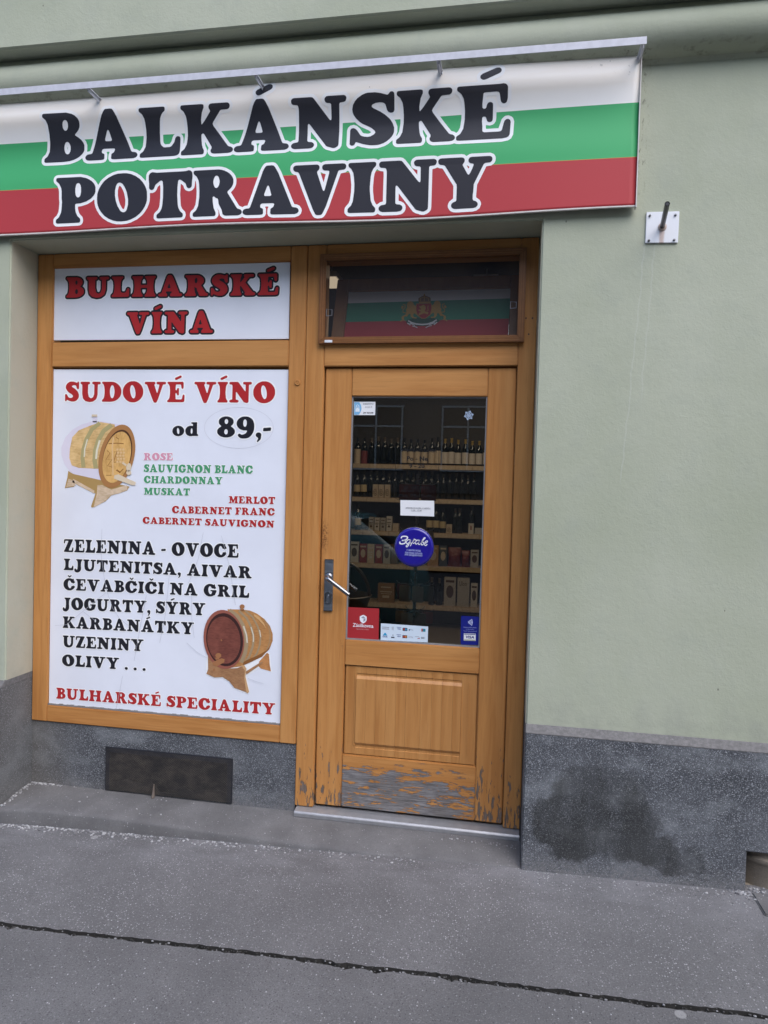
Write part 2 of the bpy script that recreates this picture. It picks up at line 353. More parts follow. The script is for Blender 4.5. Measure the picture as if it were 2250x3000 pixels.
def mk_metal(name, color, rough):
    t = NT(name); p = t.pos(); n = t.noise(t.scale(p, (8, 90, 90)), 1.0, 3)
    return t.fin(color, t.ss(n, .3, .7, rough*.8, rough*1.25), None, 1.0)
def mk_emit(name, color, strength):
    t = NT(name); e = t.node('ShaderNodeEmission', {'Color': color, 'Strength': strength}); t.l.new(e.outputs[0], t.out.inputs[0]); return t.mat

M = {}
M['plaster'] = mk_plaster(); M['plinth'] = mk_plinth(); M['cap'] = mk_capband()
M['pave_in'] = mk_pave('cast_asphalt_with_chips', .46, .14, (.128, .124, .126)); M['pave_out'] = mk_pave('cast_asphalt_pitted', .10, .38, (.124, .120, .122))
M['concrete'] = mk_concrete('doorstep_concrete', (.132, .127, .127)); M['dirt'] = mk_concrete('crack_dirt', (.026, .024, .021))
M['wv'] = mk_wood('varnished_wood_upright', 'z'); M['wh'] = mk_wood('varnished_wood_level', 'x')
M['wvw'] = mk_wood('varnished_wood_upright_worn', 'z', 1.0); M['whw'] = mk_wood('varnished_wood_level_peeling', 'x', 1.0)
M['wp'] = mk_wood('varnished_wood_panel', 'z', 0, .92)
M['banner'] = mk_banner(); M['white'] = mk_print('white_sheet', (.74, .76, .83)); M['wline'] = mk_print('white_ink', (.86, .86, .86)); M['black'] = mk_print('black_ink', (.018, .018, .024))
M['ink'] = mk_print('faded_black_ink', (.026, .026, .034), .45); M['red'] = mk_print('red_ink', (.42, .026, .028)); M['green'] = mk_print('green_ink', (.075, .30, .145)); M['pink'] = mk_print('pink_ink', (.66, .30, .40))
M['glass'] = mk_glass(); M['screen'] = mk_screen()
M['alu'] = mk_metal('brushed_aluminium', (.56, .56, .58), .38); M['steel'] = mk_metal('satin_steel', (.27, .27, .285), .30); M['plate'] = mk_metal('dark_steel_plate', (.34, .36, .40), .42)
M['greypaint'] = plain('pale_grey_powder_coat', (.52, .52, .57), .4); M['brownalu'] = plain('brown_coated_aluminium', (.195, .080, .026), .38)
M['thr'] = plain('dull_threshold_metal', (.32, .32, .33), .4, .5); M['rubber'] = plain('dark_rubber', (.03, .03, .033), .6); M['whitepaint'] = plain('white_painted_steel', (.74, .75, .78), .35); M['blackpaint'] = plain('black_painted_steel', (.014, .013, .013), .28)
# ------------------------------------------------------------------ fat rounded slab-serif letters, drawn as shapes, blurred and traced
GRES = 100
def _grid(W, res=GRES):
    xs = np.arange(-.22, W+.22, 1.0/res); ys = np.arange(-.40, 1.46, 1.0/res); return xs, ys
def _poly(X, Y, pts):
    ins = np.zeros(X.shape, bool); n = len(pts)
    for i in range(n):
        x0, y0 = pts[i]; x1, y1 = pts[(i+1) % n]
        if y0 == y1: continue
        cnd = ((y0 > Y) != (y1 > Y)) & (X < (x1-x0)*(Y-y0)/(y1-y0)+x0); ins ^= cnd
    return ins
def _ell(X, Y, cx, cy, rx, ry, rot=0.0):
    a = R(rot); dx = X-cx; dy = Y-cy; u = dx*math.cos(a)+dy*math.sin(a); v = -dx*math.sin(a)+dy*math.cos(a); return (u/rx)**2+(v/ry)**2 <= 1
def _cap(X, Y, x0, y0, r0, x1, y1, r1=None):
    r1 = r0 if r1 is None else r1; dx, dy = x1-x0, y1-y0; L = dx*dx+dy*dy+1e-12
    t = np.clip(((X-x0)*dx+(Y-y0)*dy)/L, 0, 1); return (X-x0-t*dx)**2+(Y-y0-t*dy)**2 <= (r0+(r1-r0)*t)**2
def _path(X, Y, pts):
    m = np.zeros(X.shape, bool)
    for (a, b) in zip(pts[:-1], pts[1:]): m |= _cap(X, Y, a[0], a[1], a[2], b[0], b[1], b[2])
    return m
def _bez(p, n=10):
    """smooth thick path through (x, y, r) points"""
    out = []
    for i in range(len(p)-1):
        p0 = p[max(i-1, 0)]; p1 = p[i]; p2 = p[i+1]; p3 = p[min(i+2, len(p)-1)]
        for k in range(n):
            t = k/n; out.append(tuple(.5*((2*b)+(-a+c)*t+(2*a-5*b+4*c-d)*t*t+(-a+3*b-3*c+d)*t**3) for a, b, c, d in zip(p0, p1, p2, p3)))
    out.append(p[-1]); return out
def stem(x, w, bl=.10, br=.10, tl=.10, tr=.10, y0=0.0, y1=1.0):
    h = w/2; P = [(x-h-bl, y0), (x+h+br, y0), (x+h+br, y0+.085)]
    P += [(x+h+br*.45, y0+.125), (x+h+.005, y0+.22)] if br else []
    P += [(x+h-.02, (y0+y1)/2)]
    P += [(x+h+.005, y1-.22), (x+h+tr*.45, y1-.125)] if tr else []
    P += [(x+h+tr, y1-.085), (x+h+tr, y1), (x-h-tl, y1), (x-h-tl, y1-.085)]
    P += [(x-h-tl*.45, y1-.125), (x-h-.005, y1-.22)] if tl else []
    P += [(x-h+.02, (y0+y1)/2)]
    P += [(x-h-.005, y0+.22), (x-h-bl*.45, y0+.125)] if bl else []
    P += [(x-h-bl, y0+.085)]
    return ('p', P)
ACUTE = lambda x: ('c', x-.10, 1.145, .062, x+.13, 1.245, .062)
CARON = lambda x: [('c', x-.13, 1.25, .05, x, 1.13, .05), ('c', x+.13, 1.25, .05, x, 1.13, .05)]
def _E(x=0.0):
    return [('+', stem(.26, .32, .12, 0, .12, 0)), ('+', ('r', .14, .865, .74, 1.0)), ('+', ('c', .75, .93, .075, .765, .70, .055)),
            ('+', ('r', .3, .445, .50, .575)), ('+', ('c', .535, .64, .055, .535, .38, .055)), ('+', ('r', .14, 0, .78, .135)), ('+', ('c', .80, .075, .075, .83, .32, .055))]
G = {}
G['I'] = (.54, [('+', stem(.27, .32))])
G['B'] = (.86, [('+', ('r', .14, 0, .44, 1.0)), ('+', ('e', .43, .745, .36, .255)), ('+', ('e', .44, .285, .42, .285)), ('-', ('r', -1, -1, .13, 2)), ('+', stem(.26, .32, .12, 0, .12, 0)),
                ('-', ('e', .475, .735, .062, .115)), ('-', ('e', .485, .285, .07, .135))])
G['A'] = (1.14, [('+', ('p', [(.13, .06), (.40, .90), (.46, 1.02), (.62, 1.03), (.70, .90), (1.04, .06), (.60, .06), (.665, .24), (.375, .24), (.345, .06)])),
                 ('+', ('c', .07, .066, .066, .41, .066, .066)), ('+', ('c', .60, .066, .066, 1.08, .066, .066)), ('-', ('p', [(.425, .385), (.60, .385), (.515, .65)])), ('-', ('e', .50, .07, .075, .11))])
G['L'] = (.86, [('+', stem(.28, .32, .12, 0, .12, .12)), ('+', ('r', .14, 0, .76, .14)), ('+', ('c', .77, .085, .085, .80, .36, .06)), ('+', ('p', [(.40, .1), (.78, .1), (.73, .3), (.66, .2), (.5, .19), (.42, .28)]))])
G['K'] = (1.12, [('+', stem(.27, .32, .12, .07, .12, .07)), ('+', ('p', [(.38, .40), (.44, .60), (.70, .93), (.90, .93), (.62, .56)])), ('+', ('c', .66, .932, .067, .99, .932, .067)),
                 ('+', ('p', [(.42, .52), (.62, .66), (1.06, .08), (.70, .08)])), ('+', ('c', .70, .066, .066, 1.06, .066, .066))])
G['N'] = (1.14, [('+', ('c', .06, .932, .067, .36, .932, .067)), ('+', ('r', .155, .1, .335, .95)), ('+', ('c', .07, .066, .066, .42, .066, .066)),
                 ('+', ('p', [(.12, 1.0), (.44, 1.0), (.99, .30), (.99, .02), (.90, -.03), (.74, .02), (.155, .78)])), ('+', ('r', .83, .05, .99, .95)), ('+', ('c', .75, .932, .067, 1.07, .932, .067))])
G['S'] = (.88, [('+', ('b', [(.74, .68, .055), (.70, .84, .07), (.54, .905, .085), (.34, .875, .125), (.235, .735, .155), (.33, .60, .165), (.50, .50, .165), (.62, .385, .165), (.655, .25, .155), (.55, .125, .125), (.38, .09, .085), (.20, .15, .07), (.12, .30, .055)])),
                ('+', ('c', .765, .66, .05, .765, .955, .05)), ('+', ('c', .095, .05, .05, .095, .33, .05))])
G['E'] = (.90, _E()); G['É'] = (.90, _E()+[('+', ACUTE(.52))])
G['F'] = (.86, [('+', stem(.28, .32, .12, .12, .12, 0))]+_E()[1:5])
G['P'] = (.90, [('+', ('r', .16, .42, .48, 1.0)), ('+', ('e', .46, .705, .44, .295)), ('-', ('r', -1, -1, .13, 2)), ('+', stem(.28, .32, .12, .12, .12, 0)), ('-', ('e', .50, .705, .07, .165))])
G['R'] = (1.06, [('+', ('r', .15, .44, .46, 1.0)), ('+', ('e', .46, .725, .41, .275)), ('-', ('r', -1, -1, .13, 2)), ('+', stem(.27, .32, .12, .07, .12, 0)), ('+', ('p', [(.42, .5), (.72, .52), (1.0, .08), (.66, .06)])), ('+', ('c', .70, .066, .066, 1.0, .066, .066)),
                 ('-', ('e', .495, .735, .068, .14)), ('-', ('p', [(.50, .40), (.535, .40), (.56, .18), (.52, .13)]))])
G['O'] = (1.10, [('+', ('e', .55, .5, .55, .53)), ('-', ('e', .54, .5, .135, .335, 10))])
G['T'] = (.98, [('+', stem(.49, .34, .12, .12, 0, 0)), ('+', ('r', .10, .85, .88, 1.0)), ('+', ('c', .10, .93, .085, .085, .68, .06)), ('+', ('c', .88, .93, .085, .895, .68, .06)),
                ('+', ('p', [(.1, .98), (.88, .98), (.84, .72), (.70, .83), (.28, .83), (.14, .72)]))])
G['V'] = (1.12, [('+', ('c', .06, .932, .067, .50, .932, .067)), ('+', ('c', .68, .932, .067, 1.06, .932, .067)), ('+', ('p', [(.08, .94), (.47, .94), (.665, .40), (.80, .94), (.99, .94), (.70, .10), (.63, -.03), (.50, -.03), (.44, .08)]))])
G['Y'] = (1.10, [('+', ('c', .06, .932, .067, .48, .932, .067)), ('+', ('c', .68, .932, .067, 1.04, .932, .067)), ('+', ('p', [(.08, .94), (.44, .94), (.63, .62), (.78, .94), (.98, .94), (.74, .46), (.72, .1), (.40, .1), (.40, .46)])), ('+', ('c', .35, .066, .066, .77, .066, .066))])
G['Ý'] = (1.10, G['Y'][1]+[('+', ACUTE(.58))])
G['U'] = (1.10, [('+', ('c', .06, .932, .067, .46, .932, .067)), ('+', ('c', .70, .932, .067, 1.04, .932, .067)), ('+', ('p', [(.10, .94), (.42, .94), (.42, .42), (.46, .24), (.58, .16), (.70, .22), (.76, .40), (.76, .94), (.95, .94), (.95, .36), (.88, .13), (.70, .0), (.50, -.03), (.28, .02), (.14, .16), (.10, .36)]))])
G['H'] = (1.16, [('+', stem(.27, .32)), ('+', stem(.89, .32)), ('+', ('r', .3, .43, .86, .565))])
G['D'] = (1.04, [('+', ('r', .14, 0, .46, 1.0)), ('+', ('e', .46, .5, .57, .5)), ('-', ('r', -1, -1, .13, 2)), ('+', stem(.26, .32, .12, 0, .12, 0)), ('-', ('e', .53, .5, .125, .33))])
G['Z'] = (.92, [('+', ('r', .12, .87, .82, 1.0)), ('+', ('c', .12, .92, .07, .085, .70, .055)), ('+', ('p', [(.50, .97), (.86, .99), (.44, .04), (.05, .02)])), ('+', ('r', .06, 0, .80, .13)), ('+', ('c', .81, .075, .075, .85, .32, .055))])
G['J'] = (.70, [('+', stem(.46, .32, 0, 0, .12, .12, .1, 1.0)), ('+', ('b', [(.46, .3, .16), (.45, .10, .16), (.32, -.04, .13), (.15, -.03, .10), (.11, .09, .09)]))])
G['G'] = (1.08, [('+', ('e', .54, .5, .54, .53)), ('-', ('e', .55, .5, .15, .335, 6)), ('-', ('r', .62, .50, 1.2, .66)), ('+', ('c', .90, .66, .05, .90, .96, .05)), ('+', ('r', .72, .1, .98, .44)), ('+', ('c', .62, .47, .055, 1.03, .47, .055))])
_C = [('+', ('e', .54, .5, .54, .53)), ('-', ('e', .57, .5, .16, .335, 6)), ('-', ('p', [(.60, .40), (1.3, .30), (1.3, .66), (.60, .62)])), ('+', ('c', .88, .63, .055, .88, .95, .055)), ('+', ('c', .93, .36, .055, .80, .2, .07))]
G['C'] = (1.0, _C); G['Č'] = (1.0, _C+[('+', c) for c in CARON(.55)])
G['M'] = (1.36, [('+', ('c', .06, .932, .067, .36, .932, .067)), ('+', ('r', .155, .1, .32, .95)), ('+', ('c', .07, .066, .066, .42, .066, .066)), ('+', ('p', [(.13, 1.0), (.44, 1.0), (.66, .46), (.66, .02), (.58, .0), (.155, .82)])),
                 ('+', ('p', [(.90, 1.0), (1.02, 1.0), (1.0, .75), (.68, .0), (.60, .02), (.62, .36)])), ('+', stem(1.08, .32))])
G['Á'] = (1.14, G['A'][1]+[('+', ACUTE(.62))]); G['Í'] = (.54, G['I'][1]+[('+', ACUTE(.30))])
G['-'] = (.50, [('+', ('p', [(.05, .30), (.43, .33), (.45, .50), (.07, .47)]))])
G[','] = (.34, [('+', ('e', .17, .12, .14, .13)), ('+', ('b', [(.20, .10, .10), (.22, -.06, .06), (.12, -.20, .035)]))])
G['.'] = (.34, [('+', ('e', .17, .12, .135, .13))])
G['o'] = (.84, [('+', ('e', .42, .36, .42, .385)), ('-', ('e', .41, .36, .085, .23, 8))])
G['d'] = (.92, [('+', ('e', .38, .36, .38, .385)), ('-', ('e', .45, .35, .07, .21)), ('+', ('p', [(.52, .0), (.92, .0), (.92, .10), (.83, .14), (.83, 1.0), (.42, 1.0), (.42, .90), (.54, .86)]))])
G['8'] = (.90, [('+', ('e', .45, .755, .37, .27)), ('+', ('e', .45, .27, .44, .295)), ('-', ('e', .46, .77, .085, .13)), ('-', ('e', .45, .26, .09, .135))])
G['9'] = (.90, [('+', ('e', .43, .68, .42, .35)), ('-', ('e', .42, .70, .09, .19)), ('+', ('b', [(.72, .62, .15), (.70, .34, .15), (.55, .10, .13), (.28, .03, .09), (.16, .10, .08)]))])
def _shape(X, Y, s):
    k = s[0]
    if k == 'p': return _poly(X, Y, s[1])
    if k == 'e': return _ell(X, Y, *s[1:])
    if k == 'c': return _cap(X, Y, *s[1:])
    if k == 'r': return (X >= s[1]) & (X <= s[3]) & (Y >= s[2]) & (Y <= s[4])
    if k == 'b': return _path(X, Y, _bez(s[1]))
_EP = {1: [(0, 3)], 2: [(1, 0)], 3: [(1, 3)], 4: [(2, 1)], 5: [(0, 3), (2, 1)], 6: [(2, 0)], 7: [(2, 3)], 8: [(3, 2)], 9: [(0, 2)], 10: [(1, 0), (3, 2)], 11: [(1, 2)], 12: [(3, 1)], 13: [(0, 1)], 14: [(3, 0)]}
def trace(F, xs, ys, level, tol):
    """marching squares: closed outlines of F > level"""
    I = F > level
    case = I[:-1, :-1]*1 + I[:-1, 1:]*2 + I[1:, 1:]*4 + I[1:, :-1]*8
    nxt = {}; pt = {}
    def epoint(i, j, e):
        if e == 0: key = ('h', i, j); a, b = (i, j), (i, j+1)
        elif e == 2: key = ('h', i+1, j); a, b = (i+1, j), (i+1, j+1)
        elif e == 3: key = ('v', i, j); a, b = (i, j), (i+1, j)
        else: key = ('v', i, j+1); a, b = (i, j+1), (i+1, j+1)
        if key not in pt:
            fa, fb = F[a], F[b]; t = (level-fa)/(fb-fa) if fb != fa else .5
            pt[key] = (xs[a[1]]+t*(xs[b[1]]-xs[a[1]]), ys[a[0]]+t*(ys[b[0]]-ys[a[0]]))
        return key
    for i, j in zip(*np.nonzero((case > 0) & (case < 15))):
        for (a, b) in _EP[int(case[i, j])]: nxt[epoint(i, j, a)] = epoint(i, j, b)
    loops = []
    while nxt:
        k0, k = next(iter(nxt.items())); del nxt[k0]; lp = [pt[k0]]
        while k != k0:
            lp.append(pt[k])
            if k not in nxt: break
            k = nxt.pop(k)
        if len(lp) > 5:
            lp = simplify(lp, tol)
            if len(lp) > 2: loops.append(lp)
    return loops
def simplify(lp, tol):
    P = np.array(lp); n = len(P); far = int(np.argmax(((P-P[0])**2).sum(1))); keep = {0, far}
    def rec(a, b):
        st = [(a, b)]
        while st:
            a, b = st.pop()
            if b-a < 2: continue
            A, B = P[a % n], P[b % n]; idx = np.arange(a+1, b); Q = P[idx % n]; d = B-A; L = math.hypot(*d)+1e-12
            dist = np.abs((Q[:, 0]-A[0])*d[1]-(Q[:, 1]-A[1])*d[0])/L; k = int(np.argmax(dist))
            if dist[k] > tol: keep.add(int(idx[k]) % n); st += [(a, int(idx[k])), (int(idx[k]), b)]
    rec(0, far); rec(far, n)
    return [tuple(P[i]) for i in sorted(keep)]
_gc = {}
def glyph(ch):
    if ch in _gc: return _gc[ch]
    W, ops = G[ch]; xs, ys = _grid(W); X, Y = np.meshgrid(xs, ys); m = np.zeros(X.shape, bool)
    for op, s in ops:
        q = _shape(X, Y, s); m = (m | q) if op == '+' else (m & ~q)
    F = m.astype(float); sg = .021*GRES; k = np.exp(-.5*(np.arange(-7, 8)/sg)**2); k /= k.sum()
    F = np.apply_along_axis(lambda r: np.convolve(r, k, 'same'), 1, F); F = np.apply_along_axis(lambda r: np.convolve(r, k, 'same'), 0, F)
    L = trace(F, xs, ys, .5, .0035)
    # squeeze to the true inked extent so that layouts can be fitted exactly
    x0 = min(p[0] for l in L for p in l); x1 = max(p[0] for l in L for p in l)
    L = [[(p[0]-x0, p[1]) for p in l] for l in L]
    _gc[ch] = (x1-x0, L); return _gc[ch]
def layout(text, track=.075, space=.42, spans=None):
    """outline loops per letter, in cap-height units; spans = measured (left, right) of each letter"""
    out = []; x = 0.0; k = 0
    for ch in text:
        if ch == ' ': x += space; continue
        w, L = glyph(ch)
        if spans:
            a, b = spans[k]; k += 1; out.append([[(a+(b-a)*p[0]/w, p[1]) for p in l] for l in L]); x = b
        else:
            out.append([[(x+p[0], p[1]) for p in l] for l in L]); x += w+track
    return out, (x if spans else x-track)
def grow(letters, wd, aspect, res):
    """outlines of all letters of a line grown by wd (cap heights), overlaps melted together; aspect = x size / y size of a unit"""
    pts = [(p[0]*aspect, p[1]) for lt in letters for l in lt for p in l]; mg = wd*1.6
    x0 = min(p[0] for p in pts)-mg; x1 = max(p[0] for p in pts)+mg; y0 = min(p[1] for p in pts)-mg; y1 = max(p[1] for p in pts)+mg
    xs = np.arange(x0, x1, 1.0/res); ys = np.arange(y0, y1, 1.0/res); S = np.full((len(ys), len(xs)), 9.0)
    for lt in letters:
        q = [(p[0]*aspect, p[1]) for l in lt for p in l]; a = np.searchsorted(xs, min(p[0] for p in q)-mg); b = np.searchsorted(xs, max(p[0] for p in q)+mg)
        c = np.searchsorted(ys, min(p[1] for p in q)-mg); d = np.searchsorted(ys, max(p[1] for p in q)+mg)
        X, Y = np.meshgrid(xs[a:b], ys[c:d]); D2 = np.full(X.shape, 81.0); ins = np.zeros(X.shape, bool)
        for l in lt:
            n = len(l)
            for i in range(n):
                ax, ay = l[i][0]*aspect, l[i][1]; bx, by = l[(i+1) % n][0]*aspect, l[(i+1) % n][1]; dx, dy = bx-ax, by-ay
                t = np.clip(((X-ax)*dx+(Y-ay)*dy)/(dx*dx+dy*dy+1e-12), 0, 1); D2 = np.minimum(D2, (X-ax-t*dx)**2+(Y-ay-t*dy)**2)
                if ay != by: ins ^= ((ay > Y) != (by > Y)) & (X < dx*(Y-ay)/dy+ax)
        sd_ = np.where(ins, -np.sqrt(D2), np.sqrt(D2)); S[c:d, a:b] = np.minimum(S[c:d, a:b], sd_)
    return [[(p[0]/aspect, p[1]) for p in l] for l in trace(-S, xs, ys, -wd, .004)]
def fill_loops(mb, loops, f):
    """triangulated area of outline loops, each 2D point sent through f to 3D"""
    if not loops: return
    if len(loops) == 1: sets = [loops]
    else:
        # an outline runs counter-clockwise, a counter clockwise: give each hole to the smallest outline round it
        ar = lambda l: .5*sum(l[i][0]*l[(i+1) % len(l)][1]-l[(i+1) % len(l)][0]*l[i][1] for i in range(len(l)))
        outs = [[l] for l in loops if ar(l) > 0]
        for h in (l for l in loops if ar(l) <= 0):
            px, py = np.array([h[0][0]]), np.array([h[0][1]]); c = [o for o in outs if _poly(px, py, o[0])[0]]
            if c: min(c, key=lambda o: ar(o[0])).append(h)
        sets = outs
    for st in sets:
        tris = tessellate_polygon([[Vector((p[0], p[1], 0)) for p in l] for l in st])
        pts = [p for l in st for p in l]; mb.add([f(*p) for p in pts], [tuple(t) for t in tris])
def flat_build(mb, name, mat, parent):
    """faces all turned to the street (-y)"""
    o = mb.build(name, mat, parent, fix=False); me = o.data; bm = bmesh.new(); bm.from_mesh(me); bm.normal_update()
    fl = [f for f in bm.faces if f.normal.y > 0]; bmesh.ops.reverse_faces(bm, faces=fl)
    bmesh.ops.delete(bm, geom=[f for f in bm.faces if f.calc_area() < 1e-10], context='FACES_ONLY'); bm.to_mesh(me); bm.free(); return o
def text_line(mbs, text, L, Rr, vtop, y, wd=None, spans_px=None, track=.075, space=.42, res=40):
    """a line of lettering between two measured baseline pixels; mbs = list of (MB, outline width in cap heights or None, depth offset)"""
    xa, za = aty(L[0], L[1], y); xb, zb = aty(Rr[0], Rr[1], y); xt, zt_ = aty(L[0], vtop, y); h = zt_-za
    spans = [((aty(a, L[1], y)[0]-xa), (aty(b, L[1], y)[0]-xa)) for a, b in spans_px] if spans_px else None
    if spans:
        s = (xb-xa)/spans[-1][1]; letters, W = layout(text, spans=[(a*s/h, b*s/h) for a, b in spans]); kx = h
    else:
        letters, W = layout(text, track, space); kx = (xb-xa)/W
    def f(dy): return lambda px, py: (xa+px*kx, y-dy, za+(zb-za)*(px*kx)/(xb-xa)+py*h)
    for mb, w, dy in mbs:
        if w is None:
            for lt in letters: fill_loops(mb, lt, f(dy))
        else: fill_loops(mb, grow(letters, w, kx/h, res), f(dy))
# ordinary sans text (built-in font), sent into a box
_fc = {}
def ftext(body, bold=0.0, shear=0.0):
    key = (body, bold, shear)
    if key in _fc: return _fc[key]
    cu = bpy.data.curves.new('tmp_text', 'FONT'); cu.body = body; cu.size = 1.0; cu.offset = bold; cu.shear = shear; cu.resolution_u = 2; cu.fill_mode = 'FRONT'
    ob = bpy.data.objects.new('tmp_text', cu); me = bpy.data.meshes.new_from_object(ob)
    vs_ = [(v.co.x, v.co.y) for v in me.vertices]; fs = [tuple(p.vertices) for p in me.polygons]
    bpy.data.objects.remove(ob); bpy.data.curves.remove(cu); bpy.data.meshes.remove(me); _fc[key] = (vs_, fs); return _fc[key]
def put_text(mb, f, body, s0, s1, t0, t1, bold=0.0, shear=0.0):
    """text stretched into the box s0..s1, t0..t1 of a surface map f(s, t)"""
    v, fs = ftext(body, bold, shear)
    if not v: return
    xs = [p[0] for p in v]; ys = [p[1] for p in v]; a, b, c, d = min(xs), max(xs), min(ys), max(ys)
    mb.add([f(s0+(s1-s0)*(p[0]-a)/(b-a), t0+(t1-t0)*(p[1]-c)/(d-c)) for p in v], fs)
def quadmap(TL, TR, BR, BL, y):
    P = [np.array((lambda q: (q[0], y, q[1]))(aty(u, v, y))) for u, v in (TL, TR, BR, BL)]
    def at(dy=0.0):
        def f(s, t): p = (P[3]*(1-s)+P[2]*s)*(1-t)+(P[0]*(1-s)+P[1]*s)*t; return (p[0], p[1]-dy, p[2])
        return f
    return at
def disc(mb, f, cs, ct, rs, rt_, n=20, a0=0.0, a1=2*math.pi):
    mb.add([f(cs+rs*math.cos(a0+(a1-a0)*k/n), ct+rt_*math.sin(a0+(a1-a0)*k/n)) for k in range(n)], [tuple(range(n))])
def polyf(mb, f, pts): fill_loops(mb, [pts], f)
def strokef(mb, f, pts, w, aspect=1.0):
    """flat band of width w along a polyline on a surface map (aspect = t size over s size)"""
    P = [np.array((p[0], p[1]*aspect)) for p in pts]; L = []; Rr = []
    for i, p in enumerate(P):
        d = P[min(i+1, len(P)-1)]-P[max(i-1, 0)]; d = d/(np.hypot(*d)+1e-12); nrm = np.array((-d[1], d[0]))*w/2; L.append(p+nrm); Rr.append(p-nrm)
    for i in range(len(P)-1): mb.add([f(q[0], q[1]/aspect) for q in (L[i], L[i+1], Rr[i+1], Rr[i])], [(0, 1, 2, 3)])
def rrect(s0, s1, t0, t1, rs, rt_, n=5):
    o = []
    for cx, cy, a in ((s1-rs, t1-rt_, 0), (s0+rs, t1-rt_, 90), (s0+rs, t0+rt_, 180), (s1-rs, t0+rt_, 270)):
        for k in range(n+1): b = R(a+90*k/n); o.append((cx+rs*math.cos(b), cy+rt_*math.sin(b)))
    return o
# ------------------------------------------------------------------ ground, pavement, doorstep
def sheet(name, x0, x1, nx, ylo, yhi, ny, zf, mat):
    """ground sheet; ylo / yhi are functions of x"""
    mb = MB(); vs_ = []
    for i in range(nx+1):
        x = x0+(x1-x0)*i/nx; a, b = ylo(x), yhi(x)
        for j in range(ny+1): y = a+(b-a)*j/ny; vs_.append((x, y, zf(x, y)))
    mb.add(vs_, [(i*(ny+1)+j, (i+1)*(ny+1)+j, (i+1)*(ny+1)+j+1, i*(ny+1)+j+1) for i in range(nx) for j in range(ny)])
    return tag(mb.build(name, mat), kind='structure')
mb = MB(); mb.quad((-400, -400, -.62), (400, -400, -.62), (400, 400, -.62), (-400, 400, -.62))
tag(mb.build('ground', M['dirt']), kind='structure')
CR = [(0, 2715), (102, 2727), (258, 2746), (373, 2759), (529, 2776), (678, 2793), (848, 2814), (1017, 2837), (1125, 2848), (1295, 2868), (1396, 2883), (1545, 2902), (1668, 2919), (1803, 2936), (1939, 2956), (2108, 2970), (2250, 2991)]
cpts = []
for (u, v) in CR:
    p = atpl(u, v, (0, -.74, zg(-.5, -.74)), np.array([-.0229, -.012, 1.0])); cpts.append((float(p[0]), float(p[1])))
rnc = random.Random(3)
_cx = [c[0] for c in cpts]; _cy = [c[1] for c in cpts]
def crack(x): return float(np.interp(x, [-30]+_cx+[30], [_cy[0]-.6]+_cy+[_cy[-1]+.6]))
_jx = np.arange(-4, 4, .018); _j1 = [rnc.gauss(0, .0032) for _ in _jx]; _j2 = [rnc.gauss(0, .0045)+(.018 if rnc.random() < .04 else 0) for _ in _jx]
def edge_in(x): return crack(x)+.009+float(np.interp(x, _jx, _j1))
def edge_out(x): return crack(x)-.009-float(np.interp(x, _jx, np.abs(_j2)))
# real slabs either side of the open joint, with a dirt bed a little lower between them
def near(name, ylo, yhi, mat):
    sheet(name, -3.6, 2.6, 344, ylo, yhi, 4, zg, mat)
def slab(name, side, mat):
    mb = MB(); xs_ = list(np.arange(-3.6, 2.61, .018)); ys_in = [(-.03, .3, .62, 1.0)]
    for k in range(len(xs_)-1):
        for (a, b) in ((0, .5), (.5, 1)):
            q = []
            for (x, w) in ((xs_[k], a), (xs_[k+1], a), (xs_[k+1], b), (xs_[k], b)):
                y = (edge_in(x)*(1-w)+.02*w) if side == 'in' else (edge_out(x)*(1-w)-4.0*w)
                q.append((x, y, zg(x, y)))
            mb.quad(*q)
        x, x2 = xs_[k], xs_[k+1]; e = edge_in if side == 'in' else edge_out
        mb.mi = 1; mb.quad((x, e(x), zg(x, e(x))), (x2, e(x2), zg(x2, e(x2))), (x2, e(x2), zg(x2, e(x2))-.05), (x, e(x), zg(x, e(x))-.05)); mb.mi = 0
    return tag(mb.build(name, [mat, M['dirt']]), kind='structure')
slab('pavement', 'in', M['pave_in']); slab('pavement', 'out', M['pave_out'])
sheet('crack_bed', -3.6, 2.6, 60, lambda x: crack(x)-.05, lambda x: crack(x)+.04, 1, lambda x, y: zg(x, y)-.026, M['dirt'])
sheet('pavement', -40, -3.6, 20, lambda x: -4.0, lambda x: .02, 3, zg, M['pave_out']); sheet('pavement', 2.6, 40, 20, lambda x: -4.0, lambda x: .02, 3, zg, M['pave_out'])
mb = MB()
for k in range(40):
    x0, x1 = -40+2*k, -40+2*k+1.992; z0, z1 = zg(x0, -4), zg(x1, -4)
    mb.add([(x0, -4.22, z0-.3), (x1, -4.22, z1-.3), (x1, -4.0, z1-.3), (x0, -4.0, z0-.3), (x0, -4.22, z0+.004), (x1, -4.22, z1+.004), (x1, -4.0, z1+.004), (x0, -4.0, z0+.004)],
           [(0, 3, 2, 1), (4, 5, 6, 7), (0, 1, 5, 4), (1, 2, 6, 5), (2, 3, 7, 6), (3, 0, 4, 7)])
tag(mb.build('kerb', M['concrete']), kind='structure')
asph = plain('road_asphalt', (.05, .05, .052), .85)
sheet('road', -40, 40, 40, lambda x: -12.6, lambda x: -4.22, 2, lambda x, y: zg(x, -4)-.13, asph)
sheet('pavement', -40, 40, 40, lambda x: -16.0, lambda x: -12.6, 2, lambda x, y: zg(x, -4), M['pave_out'])

